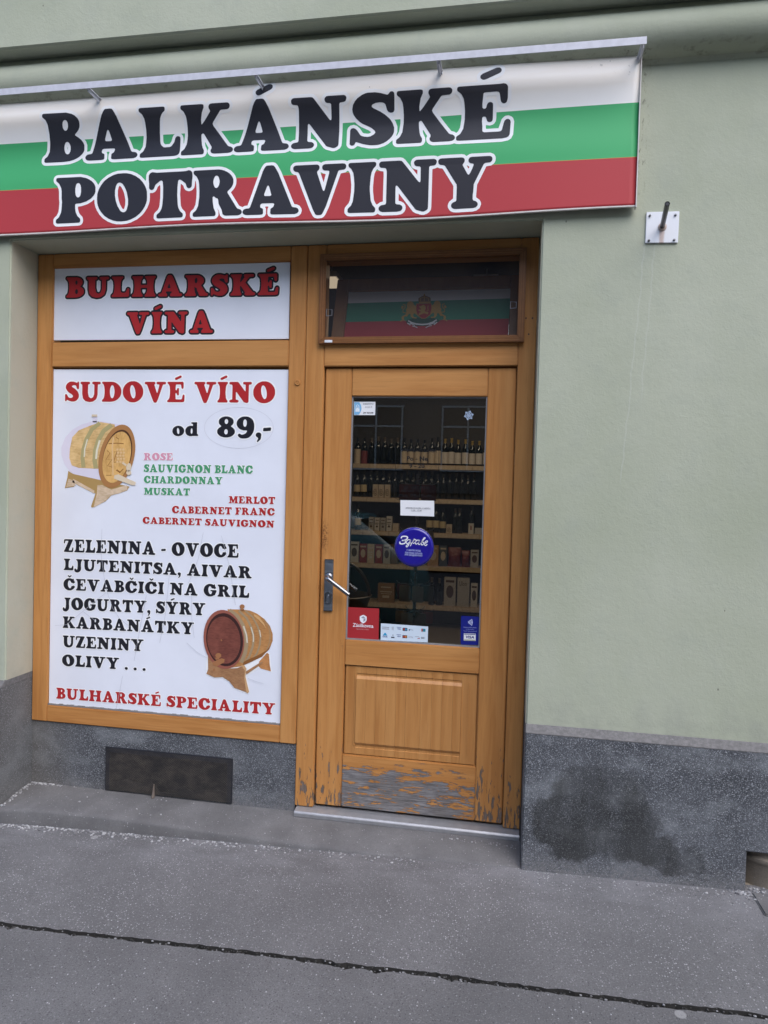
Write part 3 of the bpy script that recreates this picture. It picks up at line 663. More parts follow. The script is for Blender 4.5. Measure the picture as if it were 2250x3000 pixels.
# doorstep: worn concrete apron between the jambs, highest at the wall, dying into the pavement at its right end
def step_front(x): return float(np.interp(x, [-2.9, -2.49, -2.2, -1.1, -.3, 0], [-.075, -.065, -.05, -.035, -.03, -.028]))
def step_top(x): return float(np.interp(x, [-2.9, -2.49, -2.3, -1.9, -1.1, -.7, -.3, -.05, 0], [-.055, -.052, -.040, -.036, -.058, -.064, -.060, -.055, -.055]))
def step_back(x): return float(np.interp(x, [-2.9, -2.49, -1.4, -1.0, 0], [-.03, -.022, -.028, -.026, -.024]))
mb = MB(); NX = 70; xs_ = [XL+.002+(-XL-.004)*i/NX for i in range(NX+1)]; prof = []
rs_ = random.Random(5)
for x in xs_:
    w = rs_.gauss(0, .0014); yf, zt_, zb = step_front(x)+w, step_top(x)+rs_.gauss(0, .0008), step_back(x)
    prof.append([(x, .235, zb), (x, .12, zb-.004), (x, .04, (zb*.45+zt_*.55)), (x, yf+.03, zt_+.001), (x, yf+.010, zt_-.004), (x, yf+.002, zt_-.014), (x, yf, zg(x, yf)-.05)])
n = len(prof[0]); mb.add([p for r in prof for p in r], [(i*n+j, (i+1)*n+j, (i+1)*n+j+1, i*n+j+1) for i in range(NX) for j in range(n-1)])
tag(mb.build('doorstep', M['concrete'], smooth=True), kind='structure')

# ------------------------------------------------------------------ the house front
bld = thing('house_front', 'pale green plastered house front with grey stone-chip plinth and rounded string course', 'building', (0, 0, 0))
def extr_wall(name, outline, hole_edges, y1, mat, bev=.007):
    bm = bmesh.new(); vs_ = [bm.verts.new((p[0], 0, p[1])) for p in outline]; f = bm.faces.new(vs_)
    r = bmesh.ops.extrude_face_region(bm, geom=[f]); bmesh.ops.translate(bm, vec=(0, y1, 0), verts=[g for g in r['geom'] if isinstance(g, bmesh.types.BMVert)])
    bmesh.ops.recalc_face_normals(bm, faces=bm.faces); bm.edges.ensure_lookup_table()
    es = [e for e in bm.edges if all(abs(v.co.y) < 1e-6 for v in e.verts) and hole_edges(e)]
    bmesh.ops.bevel(bm, geom=es, offset=bev, segments=3, affect='EDGES')
    me = bpy.data.meshes.new(name); bm.to_mesh(me); bm.free(); return link(name, me, mat, bld)
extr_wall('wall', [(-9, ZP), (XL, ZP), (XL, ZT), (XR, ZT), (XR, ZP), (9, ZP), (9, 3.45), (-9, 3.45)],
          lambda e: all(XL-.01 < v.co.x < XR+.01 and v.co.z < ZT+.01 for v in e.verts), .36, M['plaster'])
# string course: roll, hollow and projecting upper wall
pr = [(0.0, 3.29)]
for k in range(0, 15):
    a = R(-92+k*10.5); pr.append((-.014-.090*math.cos(a), 3.396+.090*math.sin(a)))
pr += [(-.045, 3.50), (.05, 3.50), (.05, 3.29)]
mb = MB(); mb.prism([(p[0], p[1]) for p in pr], -9, 9, 'x'); mb.build('string_course', M['plaster'], bld, smooth=True)
mb = MB(); mb.prism([(.06, 3.508), (-.135, 3.497), (-.145, 3.503), (-.145, 9.6), (.06, 9.6)], -9, 9, 'x'); mb.build('upper_wall', M['plaster'], bld)
# plinth, right of the door, with the drain recess cut out at its far end
NXA, NZT = .888, .120
def plinth_block(outline, x0, x1):
    bm = bmesh.new(); f = bm.faces.new([bm.verts.new((p[0], -.032, p[1])) for p in outline])
    r = bmesh.ops.extrude_face_region(bm, geom=[f]); bmesh.ops.translate(bm, vec=(0, .332, 0), verts=[g for g in r['geom'] if isinstance(g, bmesh.types.BMVert)])
    bmesh.ops.recalc_face_normals(bm, faces=bm.faces)
    es = [e for e in bm.edges if all(abs(v.co.y+.032) < 1e-6 for v in e.verts) and not all(v.co.z > ZP-.05 for v in e.verts)]
    bmesh.ops.bevel(bm, geom=es, offset=.005, segments=2, affect='EDGES'); me = bpy.data.meshes.new('plinth'); bm.to_mesh(me); bm.free(); o = link('plinth', me, M['plinth'], bld)
    mb = MB(); zc = ZP-.033; mb.prism([(-.0315, zc+.0003), (-.0305, zc+.005), (.0005, ZP+.002), (.29, ZP+.002), (.29, zc+.0003)], x0, x1, 'x'); mb.build('plinth_cap', M['cap'], bld, bevel=.002)
zb_ = lambda x: zg(x, -.03)-.06; zc_ = ZP-.033
plinth_block([(XR, zb_(XR)), (NXA, zb_(NXA)), (NXA, NZT), (1.32, NZT), (1.32, zb_(1.3)), (9, zb_(9)), (9, zc_), (XR, zc_)], XR+.001, 9)
plinth_block([(-9, -.3), (XL, -.3), (XL, zc_), (-9, zc_)], -9, XL-.001)
mb = MB(); mb.box(XL+.001, -1.0735, .204, .34, -.08, .2985); mb.build('plinth_infill', M['plinth'], bld)
# inside of the drain recess: a clay collar on the downpipe shoe
beige = mk_concrete('dusty_clay', (.30, .255, .20))
rec = thing('drain_shoe', 'beige clay drain shoe in the square recess at the plinth foot', 'drain', (1.1, .1, -.03))
mb = MB(); mb.lathe([(.15, -.10), (.15, .050), (.157, .058), (.163, .068), (.163, .078), (.154, .086), (.152, .17)], (1.022, .145, -.0), 32); mb.build('collar', beige, rec, smooth=True)
mb = MB(); mb.box(NXA-.02, 1.34, .33, .36, -.1, .2); mb.box(NXA, 1.32, -.02, .33, -.12, zg(1)-.004); mb.build('bed', beige, rec)
# iron gutter channel crossing the pavement from the recess
mb = MB()
x0, y0 = aty(2196, 2628, -.05)[0], -.05
ch = thing('gutter_channel', 'dark worn gutter edge running from the drain recess to the street', 'gutter', (1.0, -.2, zg(1, -.2)))
mb.box(.985, 1.03, -.42, -.045, zg(1, -.2)-.02, zg(1, -.2)+.02); mb.box(1.13, 1.175, -.42, -.045, zg(1, -.2)-.02, zg(1, -.2)+.02); mb.build('kerb_bar', M['dirt'], ch, bevel=.006)
mb = MB(); mb.box(.905, .98, -.20, -.045, zg(.95, -.1)-.02, zg(.95, -.1)+.007); mb.build('lip_slab', M['concrete'], ch, bevel=.005)

# closed room behind the shop front
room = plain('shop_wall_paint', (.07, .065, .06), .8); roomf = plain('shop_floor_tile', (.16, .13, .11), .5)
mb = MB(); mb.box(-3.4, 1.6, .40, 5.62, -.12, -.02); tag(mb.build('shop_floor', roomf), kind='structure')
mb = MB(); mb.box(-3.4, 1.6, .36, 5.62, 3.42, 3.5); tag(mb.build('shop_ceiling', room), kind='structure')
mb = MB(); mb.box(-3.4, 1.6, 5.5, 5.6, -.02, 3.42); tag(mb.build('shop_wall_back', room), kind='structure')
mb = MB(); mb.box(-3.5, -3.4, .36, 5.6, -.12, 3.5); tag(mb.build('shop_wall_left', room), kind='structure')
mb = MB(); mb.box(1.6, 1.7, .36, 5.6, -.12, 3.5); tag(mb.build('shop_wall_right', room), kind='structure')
mb = MB(); mb.box(-9, 9, .37, 9, 3.52, 9.58); mb.box(-9, -3.5, .37, 9, -.6, 3.51); mb.box(1.7, 9, .37, 9, -.6, 3.51); mb.box(-3.5, 1.7, 5.61, 9, -.6, 3.51); mb.build('body', M['plaster'], bld)
mb = MB(); mb.box(-9, 9, .25, .36, ZT+.1, 3.51); mb.box(-9, XL-.001, .31, .36, -.4, 3.4); mb.box(.001, .88, .31, .36, -.4, 3.4); mb.box(1.34, 9, .31, .36, -.4, 3.4); mb.box(.8, 1.4, .3601, .37, -.4, 3.4); mb.build('inner_leaf', M['plaster'], bld)

# ------------------------------------------------------------------ across the street (seen in the glass only)
opp = thing('opposite_house', 'brown rendered apartment house across the street mirrored in the door glass', 'building', (0, -16, 0))
dark = plain('brown_render', (.17, .14, .12), .85); wfr = plain('window_white', (.60, .60, .58), .5)
mb = MB(); mb.box(-22, 22, -24, -16, -.7, 11.5); mb.build('wall', dark, opp)
mb = MB(); mb.box(-22, 22, -16.3, -15.9, 1.55, 1.7); mb.box(-22.2, 22.2, -24.2, -15.6, 11.5, 11.9); mb.build('cornice', dark, opp)
paneM = plain('dark_pane', (.05, .055, .065), .08)
for fl in range(3):
    for k in range(-5, 5):
        x = k*2.55-2.02; z0 = 2.15+fl*3.15; mb = MB(); f_ = .045
        mb.box(x, x+1.5, -15.99, -15.93, z0, z0+f_); mb.box(x, x+1.5, -15.99, -15.93, z0+1.75, z0+1.75+f_); mb.box(x, x+1.5, -15.99, -15.925, z0+1.2, z0+1.2+f_)
        for xx in (x, x+.7, x+1.43): mb.box(xx, xx+f_, -15.99, -15.935, z0+f_, z0+1.75)
        w = mb.build('window', wfr, opp); mb = MB(); mb.box(x+.01, x+1.49, -15.996, -15.97, z0+.01, z0+1.78); mb.build('pane', paneM, w)
# ------------------------------------------------------------------ shop window joinery
YF = D
def member(parent, name, x0, x1, z0, z1, mat, y0=YF, dep=.07, bev=.004): mb = MB(); mb.box(x0, x1, y0, y0+dep, z0, z1); return mb.build(name, mat, parent, bevel=bev)
wf = thing('window_frame', 'honey brown wooden shop window frame holding the two white poster panels', 'window frame', (-1.78, D, .30))
XS = -1.073; P1, P2 = -2.404, -1.155
member(wf, 'post', XL+.002, P1, .301, ZT-.003, M['wv']); member(wf, 'post', P2, XS-.0012, .301, ZT-.003, M['wv'])
member(wf, 'rail', P1+.0006, P2-.0006, 2.611, ZT-.003, M['wh']); member(wf, 'rail', P1+.0006, P2-.0006, 2.114, 2.238, M['wh']); member(wf, 'rail', P1+.0006, P2-.0006, .301, .386, M['wh'])
mb = MB(); rz = random.Random(9)
for k in range(60): xa_ = P1+.002+(P2-P1-.004)*k/60; mb.box(xa_, xa_+(P2-P1-.004)/60, .1995, .2075, .3862, .3925+rz.uniform(0, .004))
mb.build('sealant', plain('dirty_sealant', (.20, .19, .185), .8), wf)
x, z = aty(872, 1121, D); mb = MB(); mb.lathe([(.0, .006), (.004, .006), (.0045, .0035), (.0075, .0035), (.008, .006), (.012, .006), (.0135, .003), (.0135, -.002)], (x, D, z), 20, 'y'); mb.build('cover_cap', M['wh'], wf, smooth=True)
df = thing('door_frame', 'honey brown wooden door frame with fanlight rail beside the green wall', 'door frame', (-.53, D, .0))
member(df, 'post', XS+.0012, -.981, .004, ZT-.003, M['wvw'], YF+.001); member(df, 'post', -.081, XR-.004, .004, ZT-.003, M['wvw'], YF+.001)
member(df, 'rail', -.9804, -.0816, 2.112, 2.222, M['wh'], YF+.001); member(df, 'rail', -.9804, -.0816, 2.60, ZT-.003, M['wh'], YF+.001)
mb = MB(); mb.box(-.9805, -.9635, YF+.046, YF+.085, .02, 2.0955); mb.box(-.0985, -.0815, YF+.046, YF+.085, .02, 2.0955); mb.box(-.9805, -.0815, YF+.046, YF+.085, 2.096, 2.1115); mb.build('rebate', M['wv'], df)
for (u, v) in ((1541, 932), (1560, 932), (1549, 979)):
    x, z = aty(u, v, D); mb = MB(); mb.lathe([(.0, .0008), (.0035, .0008), (.0035, -.003)], (x, D, z), 10, 'y'); mb.build('screw_hole', M['rubber'], df)

# ------------------------------------------------------------------ door
YD = .213
door = thing('shop_door', 'half glazed honey wood door with peeling bottom rail and metal lever', 'door', (-.53, YD, .012))
def dm(name, x0, x1, z0, z1, mat, y0=YD, dep=.05, bev=.004): return member(door, name, x0, x1, z0, z1, mat, y0, dep, bev)
GX0, GX1, GZ0, GZ1 = -.847, -.212, .8195, 1.975
dm('stile', -.9755, GX0-.0004, .014, 2.106, M['wvw']); dm('stile', GX1+.0004, -.0865, .014, 2.106, M['wvw'])
dm('rail', GX0+.0004, GX1-.0004, GZ1, 2.106, M['wh']); dm('rail', GX0+.0004, GX1-.0004, .698, GZ0, M['wh'])
o = dm('bottom_rail', GX0+.0004, GX1-.0004, .014, .2685, M['whw']); o['label'] = 'peeling grey weathered bottom rail'
# raised panel of upright staves
fx0, fx1, fz0, fz1 = -.793, -.255, .316, .650
pan = dm('panel', GX0+.001, GX1-.001, .2695, .697, M['wp'], YD+.020, .012, .0)
seams = [-.840] + [aty(u, 2090, YD)[0] for u in (1041, 1070, 1099, 1129, 1158, 1187, 1231, 1263, 1293, 1325, 1350)] + [-.219]
seams = sorted(seams)
for a, b in zip(seams[:-1], seams[1:]):
    mb = MB(); a2, b2 = a+.0003, b-.0003
    ins = max(a2, fx0) < min(b2, fx1) and a2 >= fx0-.012 and b2 <= fx1+.012
    if not ins:
        mb.box(a2, b2, YD+.008, YD+.0205, .273, .694)
    else:
        # section with the raised field: flat margin, cove, bevel up to the field
        sec = [(.273, YD+.008), (fz0-.012, YD+.008), (fz0-.010, YD+.011), (fz0+.000, YD+.011), (fz0+.014, YD+.002), (fz1-.014, YD+.002), (fz1+.000, YD+.011), (fz1+.010, YD+.011), (fz1+.012, YD+.008), (.694, YD+.008), (.694, YD+.0205), (.273, YD+.0205)]
        mb.prism([(p[1], p[0]) for p in sec], a2, b2, 'x')
    mb.build('stave', M['wp'], pan)
mb = MB()
for xx in (fx0, fx1): mb.box(xx-.006, xx+.006, YD+.0055, YD+.012, fz0-.004, fz1+.004)
mb.build('panel_bead', M['wp'], pan, bevel=.003)
# glass with its gasket
mb = MB(); g = .006
for (x0, x1, z0, z1) in ((GX0, GX0+g, GZ0, GZ1), (GX1-g, GX1, GZ0, GZ1), (GX0+g, GX1-g, GZ0, GZ0+g), (GX0+g, GX1-g, GZ1-g, GZ1)): mb.box(x0, x1, YD+.010, YD+.04, z0, z1)
mb.build('gasket', plain('grey_gasket', (.22, .22, .23), .5), door)
YG = YD+.019
mb = MB(); mb.box(GX0+.003, GX1-.003, YG, YG+.006, GZ0+.003, GZ1-.003); mb.build('glass_pane', M['glass'], door)
# lever handle on its long plate
hd = thing('tmp', 'x', 'x'); bpy.data.objects.remove(hd)
mb = MB(); mb.box(-.9545, -.9125, YD-.010, YD, .955, 1.1985); hp = mb.build('handle_plate', M['plate'], door, bevel=.0025)
mb = MB(); mb.box(-.955, -.912, YD-.0112, YD-.001, 1.1955, 1.2000); mb.box(-.955, -.912, YD-.0112, YD-.001, .9535, .9580); mb.build('trim', M['steel'], hp)
lx, lz = -.932, 1.118
mb = MB(); mb.lathe([(.016, 0), (.016, .006), (.011, .010), (.0105, .028)], (lx, YD-.009, lz), 20, 'y'); mb.build('lever_boss', M['steel'], hp, smooth=True)
ex, ez = aty(954, 1693, YD-.055); tx, tz = aty(1003, 1733, YD-.055)
mb = MB(); mb.tube([(lx, YD-.03, lz), (lx, YD-.046, lz), (lx+.004, YD-.054, lz-.003), (lx+.012, YD-.058, lz-.008), (lx+.11, YD-.058, lz-.075)], [.0105, .0105, .0105, .0105, .0100], 16); mb.build('lever', M['steel'], hp, smooth=True)
mb = MB(); mb.tube([(lx+.02, YD+.105, lz-.014), (lx+.112, YD+.105, lz-.076)], .010, 12); mb.tube([(lx, YD+.05, lz), (lx, YD+.095, lz), (lx+.02, YD+.105, lz-.014)], .010, 12); mb.build('inner_lever', M['steel'], door, smooth=True)
cx, cz = aty(961.5, 1751, YD-.01)
mb = MB(); o_ = [(.0155*math.cos(a), (.0145 if math.sin(a) > 0 else -.0145)+.0155*math.sin(a)) for a in [2*math.pi*k/24 for k in range(24)]]
i_ = [(p[0]*.74, p[1]*.86) for p in o_]; n = 24
mb.add([(cx+p[0], YD-.009, cz+p[1]) for p in o_]+[(cx+p[0]*.95, YD-.019, cz+p[1]*.97) for p in o_]+[(cx+p[0], YD-.019, cz+p[1]) for p in i_]+[(cx+p[0], YD-.011, cz+p[1]) for p in i_],
       [(i+a*n, (i+1) % n+a*n, (i+1) % n+(a+1)*n, i+(a+1)*n) for a in range(3) for i in range(n)]); mb.build('lock_rose', M['steel'], hp, smooth=True)
mb = MB(); mb.lathe([(0, .007), (.0065, .007), (.0075, .006), (.0075, 0)], (cx, YD-.0105, cz+.007), 16, 'y'); mb.box(cx-.005, cx+.005, YD-.0125, YD-.010, cz-.018, cz+.002); mb.build('lock_cylinder', M['plate'], hp)
# metal threshold
th = thing('door_threshold', 'bare aluminium threshold strip under the wooden door', 'threshold', (-.53, .15, -.02))
mb = MB(); mb.prism([(.150, -.028), (.151, -.010), (.157, -.004), (.190, .002), (.235, .003), (.235, -.028)], -1.062, XR-.006, 'x'); mb.build('strip', M['thr'], th, bevel=.0015)

# ------------------------------------------------------------------ fanlight: insect screen frame, tilted sash with a flag behind
tw = thing('insect_screen', 'brown framed insect screen over the fanlight above the door', 'window screen', (-.53, .17, 2.21))
ox0, ox1, oz0, oz1 = -1.006, -.057, 2.214, 2.631; b = .031
mb = MB()
def mitred(mb, x0, x1, z0, z1, b, y0, y1):
    o = [(x0, z0), (x1, z0), (x1, z1), (x0, z1)]; i = [(x0+b, z0+b), (x1-b, z0+b), (x1-b, z1-b), (x0+b, z1-b)]
    for k in range(4):
        k2 = (k+1) % 4; mb2 = [o[k], o[k2], i[k2], i[k]]; yield mb2
for q in mitred(mb, ox0, ox1, oz0, oz1, b, 0, 0):
    m2 = MB(); m2.prism(q, .172, .1945, 'y'); fb = m2.build('frame_bar', M['brownalu'], tw, bevel=.0018)
mb = MB()
for dz in (.009, .019): mb.box(ox0+.02, ox1-.02, .1708, .1722, oz0+dz, oz0+dz+.0012); mb.box(ox0+.02, ox1-.02, .1708, .1722, oz1-dz-.0012, oz1-dz)
for dx in (.009, .019): mb.box(ox0+dx, ox0+dx+.0012, .1708, .1722, oz0+.02, oz1-.02); mb.box(ox1-dx-.0012, ox1-dx, .1708, .1722, oz0+.02, oz1-.02)
mb.build('bead', plain('brown_bead_edge', (.34, .16, .06), .35), tw)
mb = MB(); mb.quad((ox0+b-.002, .184, oz0+b-.002), (ox1-b+.002, .184, oz0+b-.002), (ox1-b+.002, .184, oz1-b+.002), (ox0+b-.002, .184, oz1-b+.002)); mb.build('mesh', M['screen'], tw)
x, z = aty(951, 1000, .171); mb = MB(); mb.box(x, x+.037, .1695, .1722, z-.006, z+.006); lp = mb.build('maker_plate', M['whitepaint'], tw, bevel=.0008)
for (ua, ub, va, vb) in ((957, 975, 906, 926), (1496, 1515, 884, 904)):
    x0, z1 = aty(ua, va, .19); x1, z0 = aty(ub, vb, .19); mb = MB(); mb.tube([(x0, .188, z0), (x1-.004, .188, z0+.003), (x1-.004, .188, z1-.003), (x0, .188, z1), (x0, .188, z0)], .0022, 6); mb.build('clip', M['greypaint'], tw)
# tilted sash (hinged at the bottom, leaning into the shop)
sash = thing('tilted_fanlight', 'dark brown fanlight sash tilted inwards behind the insect screen', 'window', (-.53, .27, 2.24))
SY0, SZ0, SY1, SZ1 = .262, 2.225, .390, 2.615                  # bottom and top of the sash plane
nS = np.array([0, -(SZ1-SZ0), (SY1-SY0)]); nS = nS/np.linalg.norm(nS)
def sp(x, t, d=0.0): return (x, SY0+(SY1-SY0)*t+nS[1]*d, SZ0+(SZ1-SZ0)*t+nS[2]*d)
darkw = mk_wood('dark_sash_wood', 'z', 0, .45)  # the sash wood's own dark brown tone
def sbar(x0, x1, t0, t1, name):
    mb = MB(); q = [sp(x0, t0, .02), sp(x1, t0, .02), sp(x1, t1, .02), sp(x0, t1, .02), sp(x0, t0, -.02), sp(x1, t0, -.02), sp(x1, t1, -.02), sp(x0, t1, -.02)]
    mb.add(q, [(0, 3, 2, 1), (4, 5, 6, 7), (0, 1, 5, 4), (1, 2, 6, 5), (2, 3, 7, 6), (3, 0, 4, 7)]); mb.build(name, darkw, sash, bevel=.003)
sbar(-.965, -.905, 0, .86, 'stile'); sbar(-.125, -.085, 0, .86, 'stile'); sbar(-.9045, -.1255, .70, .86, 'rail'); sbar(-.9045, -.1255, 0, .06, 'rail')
mb = MB(); mb.quad(sp(-.906, .05), sp(-.124, .05), sp(-.124, .71), sp(-.906, .71)); mb.build('glass_pane', M['glass'], sash)
# flag with its coat of arms, stuck on the sash glass
flag = thing('flag', 'white green red flag with lion coat of arms behind the fanlight', 'flag', (-.53, .30, 2.3))
FP0 = np.array(sp(0, 0, .004))
def fpt(u, v, d=0.0):
    p = atpl(u, v, FP0+nS*d, nS); return (float(p[0]), float(p[1]), float(p[2]))
def band(c, name, mat):
    mb = MB(); mb.quad(*[fpt(*p) for p in c]); flat_build(mb, name, mat, flag)
fw_, fg_, fr_ = mk_print('flag_white', (.62, .62, .63), .7), mk_print('flag_green', (.045, .24, .15), .7), mk_print('flag_red', (.40, .05, .06), .7)
band([(1007, 846), (1498, 831), (1497, 874), (1003, 889)], 'white_band', fw_); band([(1003, 889), (1497, 874), (1491, 933.5), (995, 944)], 'green_band', fg_); band([(995, 944), (1491, 933.5), (1488, 985), (988, 992)], 'red_band', fr_)
gold, shred, cgreen, cwhite = mk_print('arms_gold', (.48, .29, .075), .5), mk_print('arms_red', (.36, .035, .04), .5), mk_print('arms_green', (.02, .085, .06), .6), mk_print('arms_white', (.66, .66, .68), .5)
def cp(d): return lambda a, c: fpt(1160+a*.09645, 850+c*.09645, d)
def arms(name, mat, polys, d, strokes=()):
    mb = MB()
    for p in polys: fill_loops(mb, [p], cp(d))
    for (p, w) in strokes: strokef(mb, cp(d), p, w)
    flat_build(mb, name, mat, flag)
lion = [(330, 440), (360, 370), (440, 330), (520, 370), (540, 440), (600, 480), (620, 600), (640, 760), (560, 700), (520, 740), (540, 820), (630, 830), (620, 865), (500, 850), (450, 800), (440, 720), (390, 720), (340, 800), (250, 800), (240, 900), (290, 920), (200, 930), (170, 850), (180, 800), (290, 740), (320, 640), (300, 600), (340, 540)]
mir = lambda p: [(1690-a, c-18) for a, c in p]
for g_ in (lambda p: p, mir): arms('lion', gold, [g_(lion)], .0018, [(g_([(300, 690), (220, 680), (210, 600), (270, 540), (280, 450), (210, 430)]), 26), (g_([(205, 480), (180, 560)]), 60), (g_([(130, 950), (190, 920)]), 30)])
arms('shield', shred, [[(620, 420), (1075, 410), (1085, 560), (1040, 740), (900, 850), (780, 850), (660, 760), (610, 600)]], .0024)
arms('shield_edge', gold, [], .0030, [([(620, 420), (605, 600), (660, 765), (780, 855), (900, 855), (1045, 742), (1090, 560), (1075, 410), (850, 395), (620, 420)], 16)])
arms('shield_lion', gold, [[(760, 480), (840, 440), (900, 490), (905, 560), (870, 640), (990, 680), (960, 740), (860, 700), (760, 740), (680, 780), (700, 700), (770, 660), (680, 620), (690, 590), (770, 590), (740, 540), (690, 500)]], .0031, [([(985, 470), (960, 540), (985, 610), (930, 640)], 22)])
arms('crown', plain('arms_dark_gold', (.16, .09, .03), .5), [[(690, 400), (680, 250), (760, 200), (860, 150), (960, 190), (1050, 230), (1060, 400)]], .0030)
arms('crown_trim', gold, [[(700, 395), (1050, 385), (1050, 345), (700, 355)], [(845, 170), (885, 170), (885, 120), (845, 120)]], .0037, [([(740, 340), (740, 250), (860, 200), (980, 240), (1000, 335)], 22), ([(860, 340), (860, 200)], 22)])
arms('oak_branch', cgreen, [[(340, 900), (640, 830), (880, 870), (1080, 830), (1250, 880), (1350, 930), (1150, 1040), (880, 1090), (600, 1080), (300, 980)]], .0012)
arc = [(370, 925), (480, 990), (620, 1030), (800, 1045), (960, 1030), (1110, 980), (1240, 900)]
arms('ribbon', cwhite, [], .0030, [(arc, 42), ([(345, 995), (440, 1060)], 34), ([(420, 1000), (575, 1070)], 24), ([(490, 1090), (560, 1100), (655, 1140)], 22), ([(1000, 1060), (1180, 985)], 24), ([(1150, 1050), (1250, 970)], 34), ([(900, 1140), (990, 1095), (1090, 1075)], 22)])
# ------------------------------------------------------------------ banner over the shop front
def bfold(x, z):
    """how far the slack plastic sheet bulges off the wall"""
    t = (z-2.707)/.612
    a = -.0125*math.sin((t-.42)*9.5+.5*math.sin(x*1.7))*max(0.0, min(1, (t-.35)/.3))*(1-.55*max(0, min(1, (x+.4)/.7)))
    b_ = .005*math.sin(x*4.1+.6)*(1-t)**2 + .004*math.sin(x*2.3+2.0)*t*t
    return YS - a - b_
def bedge(x, z):
    t = (z-2.707)/.612
    e = .006*math.sin(x*3.1+.4)*(1-t)**6 - .005*abs(math.sin(x*2.45+.2))*t**8
    return z+e
bn = thing('shop_banner', 'long plastic banner in white green and red stripes with two lines of black letters', 'banner', (-1.4, YS, 2.707))
BX0, BX1, BZ0, BZ1 = -4.2, .367, 2.707, 3.319
mb = MB(); nx, nz = 152, 50; gx = [BX0+(BX1-BX0)*i/nx for i in range(nx+1)]; gz = [BZ0+(BZ1-BZ0)*j/nz for j in range(nz+1)]
mb.add([(x, bfold(x, z), bedge(x, z)) for x in gx for z in gz], [(i*(nz+1)+j, (i+1)*(nz+1)+j, (i+1)*(nz+1)+j+1, i*(nz+1)+j+1) for i in range(nx) for j in range(nz)])
bs = mb.build('sheet', M['banner'], bn, smooth=True)
md = bs.modifiers.new('thickness', 'SOLIDIFY'); md.thickness = .0012; md.offset = -1.0
# make sure the sheet faces the street
if bs.data.polygons[0].normal.y > 0: bs.data.flip_normals()
mb = MB()
for i in range(nx):
    a, c = gx[i], gx[i+1]
    for z0, z1 in ((BZ0-.0045, BZ0+.0012), (BZ1-.0012, BZ1+.003)):
        p = [(a, bfold(a, z0)-.0016, bedge(a, z0)), (c, bfold(c, z0)-.0016, bedge(c, z0)), (c, bfold(c, z1)-.0016, bedge(c, z1)), (a, bfold(a, z1)-.0016, bedge(a, z1))]
        q = [(t[0], t[1]+.012, t[2]) for t in p]; mb.add(p+q, [(0, 1, 2, 3), (4, 7, 6, 5), (0, 4, 5, 1), (3, 2, 6, 7)])
mb.box(BX1-.001, BX1+.003, YS-.012, YS+.02, BZ0-.003, BZ1+.002)
mb.build('hem', plain('pale_hem', (.58, .55, .52), .6), bn)
def conform(mb, name, mat, lift, par):
    o = mb.build(name, mat, par, fix=False); me = o.data; bm = bmesh.new(); bm.from_mesh(me); off = Vector(bn.location)
    for j in range(1, nz): bmesh.ops.bisect_plane(bm, geom=bm.verts[:]+bm.edges[:]+bm.faces[:], plane_co=Vector((0, 0, gz[j]))-off, plane_no=(0, 0, 1))
    for i in range(0, nx+1, 2):
        if -2.5 < gx[i] < 0: bmesh.ops.bisect_plane(bm, geom=bm.verts[:]+bm.edges[:]+bm.faces[:], plane_co=Vector((gx[i], 0, 0))-off, plane_no=(1, 0, 0))
    for v in bm.verts: w = v.co+off; v.co = Vector((w.x, bfold(w.x, w.z)-lift, bedge(w.x, w.z)))-off
    bm.normal_update(); bmesh.ops.reverse_faces(bm, faces=[f for f in bm.faces if f.normal.y > 0])
    for f in bm.faces: f.smooth = True
    bm.to_mesh(me); bm.free(); return o
k1 = .6781
s1 = [(185, 357), (362, 588), (598, 772), (777, 1003), (1007, 1245), (1253, 1492), (1508, 1699), (1659+50, 1659+305), (1659+310, 1659+545)]
s2 = [(238, 408), (415, 632), (638, 828), (832, 1045), (1048, 1290), (1262, 1490), (1500, 1620), (1632, 1881), (1659+228, 1659+462)]
def sign_line(text, spans, L, Rr, htop):
    y = YS-.003; xa, za = aty(*L, y); xb, zb = aty(*Rr, y); h = aty(L[0], htop, y)[1]-za
    xs_ = []
    for (a, b_) in spans:
        ua, ub = a*k1, b_*k1; va = L[1]+(Rr[1]-L[1])*(ua-L[0])/(Rr[0]-L[0]); xs_.append(((aty(ua, va, y)[0]-xa)/h, (aty(ub, va, y)[0]-xa)/h))
    letters, W = layout(text, spans=xs_)
    f = lambda px, py: (xa+px*h, y, za+(zb-za)*px*h/(xb-xa)+py*h)
    lt, ol = MB(), MB()
    for l in letters: fill_loops(lt, l, f)
    fill_loops(ol, grow(letters, .066, 1.0, 70), f)
    o = conform(lt, 'lettering', M['ink'], .0013, bn); conform(ol, 'lettering_outline', M['wline'], .0006, o)
sign_line('BALKÁNSKÉ', s1, (125, 474), (1491, 402), 336); sign_line('POTRAVINY', s2, (161, 653), (1438, 604), 520)
for (u, v) in ((292, 296), (771, 259), (1294, 220)):
    x, z = aty(u, v, YS-.004); mb = MB(); yy = bfold(x, z)
    mb.lathe([(0, .004), (.003, .0035), (.0055, .001), (.0055, -.02)], (x, yy-.001, z), 10, 'y'); mb.build('screw', M['alu'], bn, smooth=True)

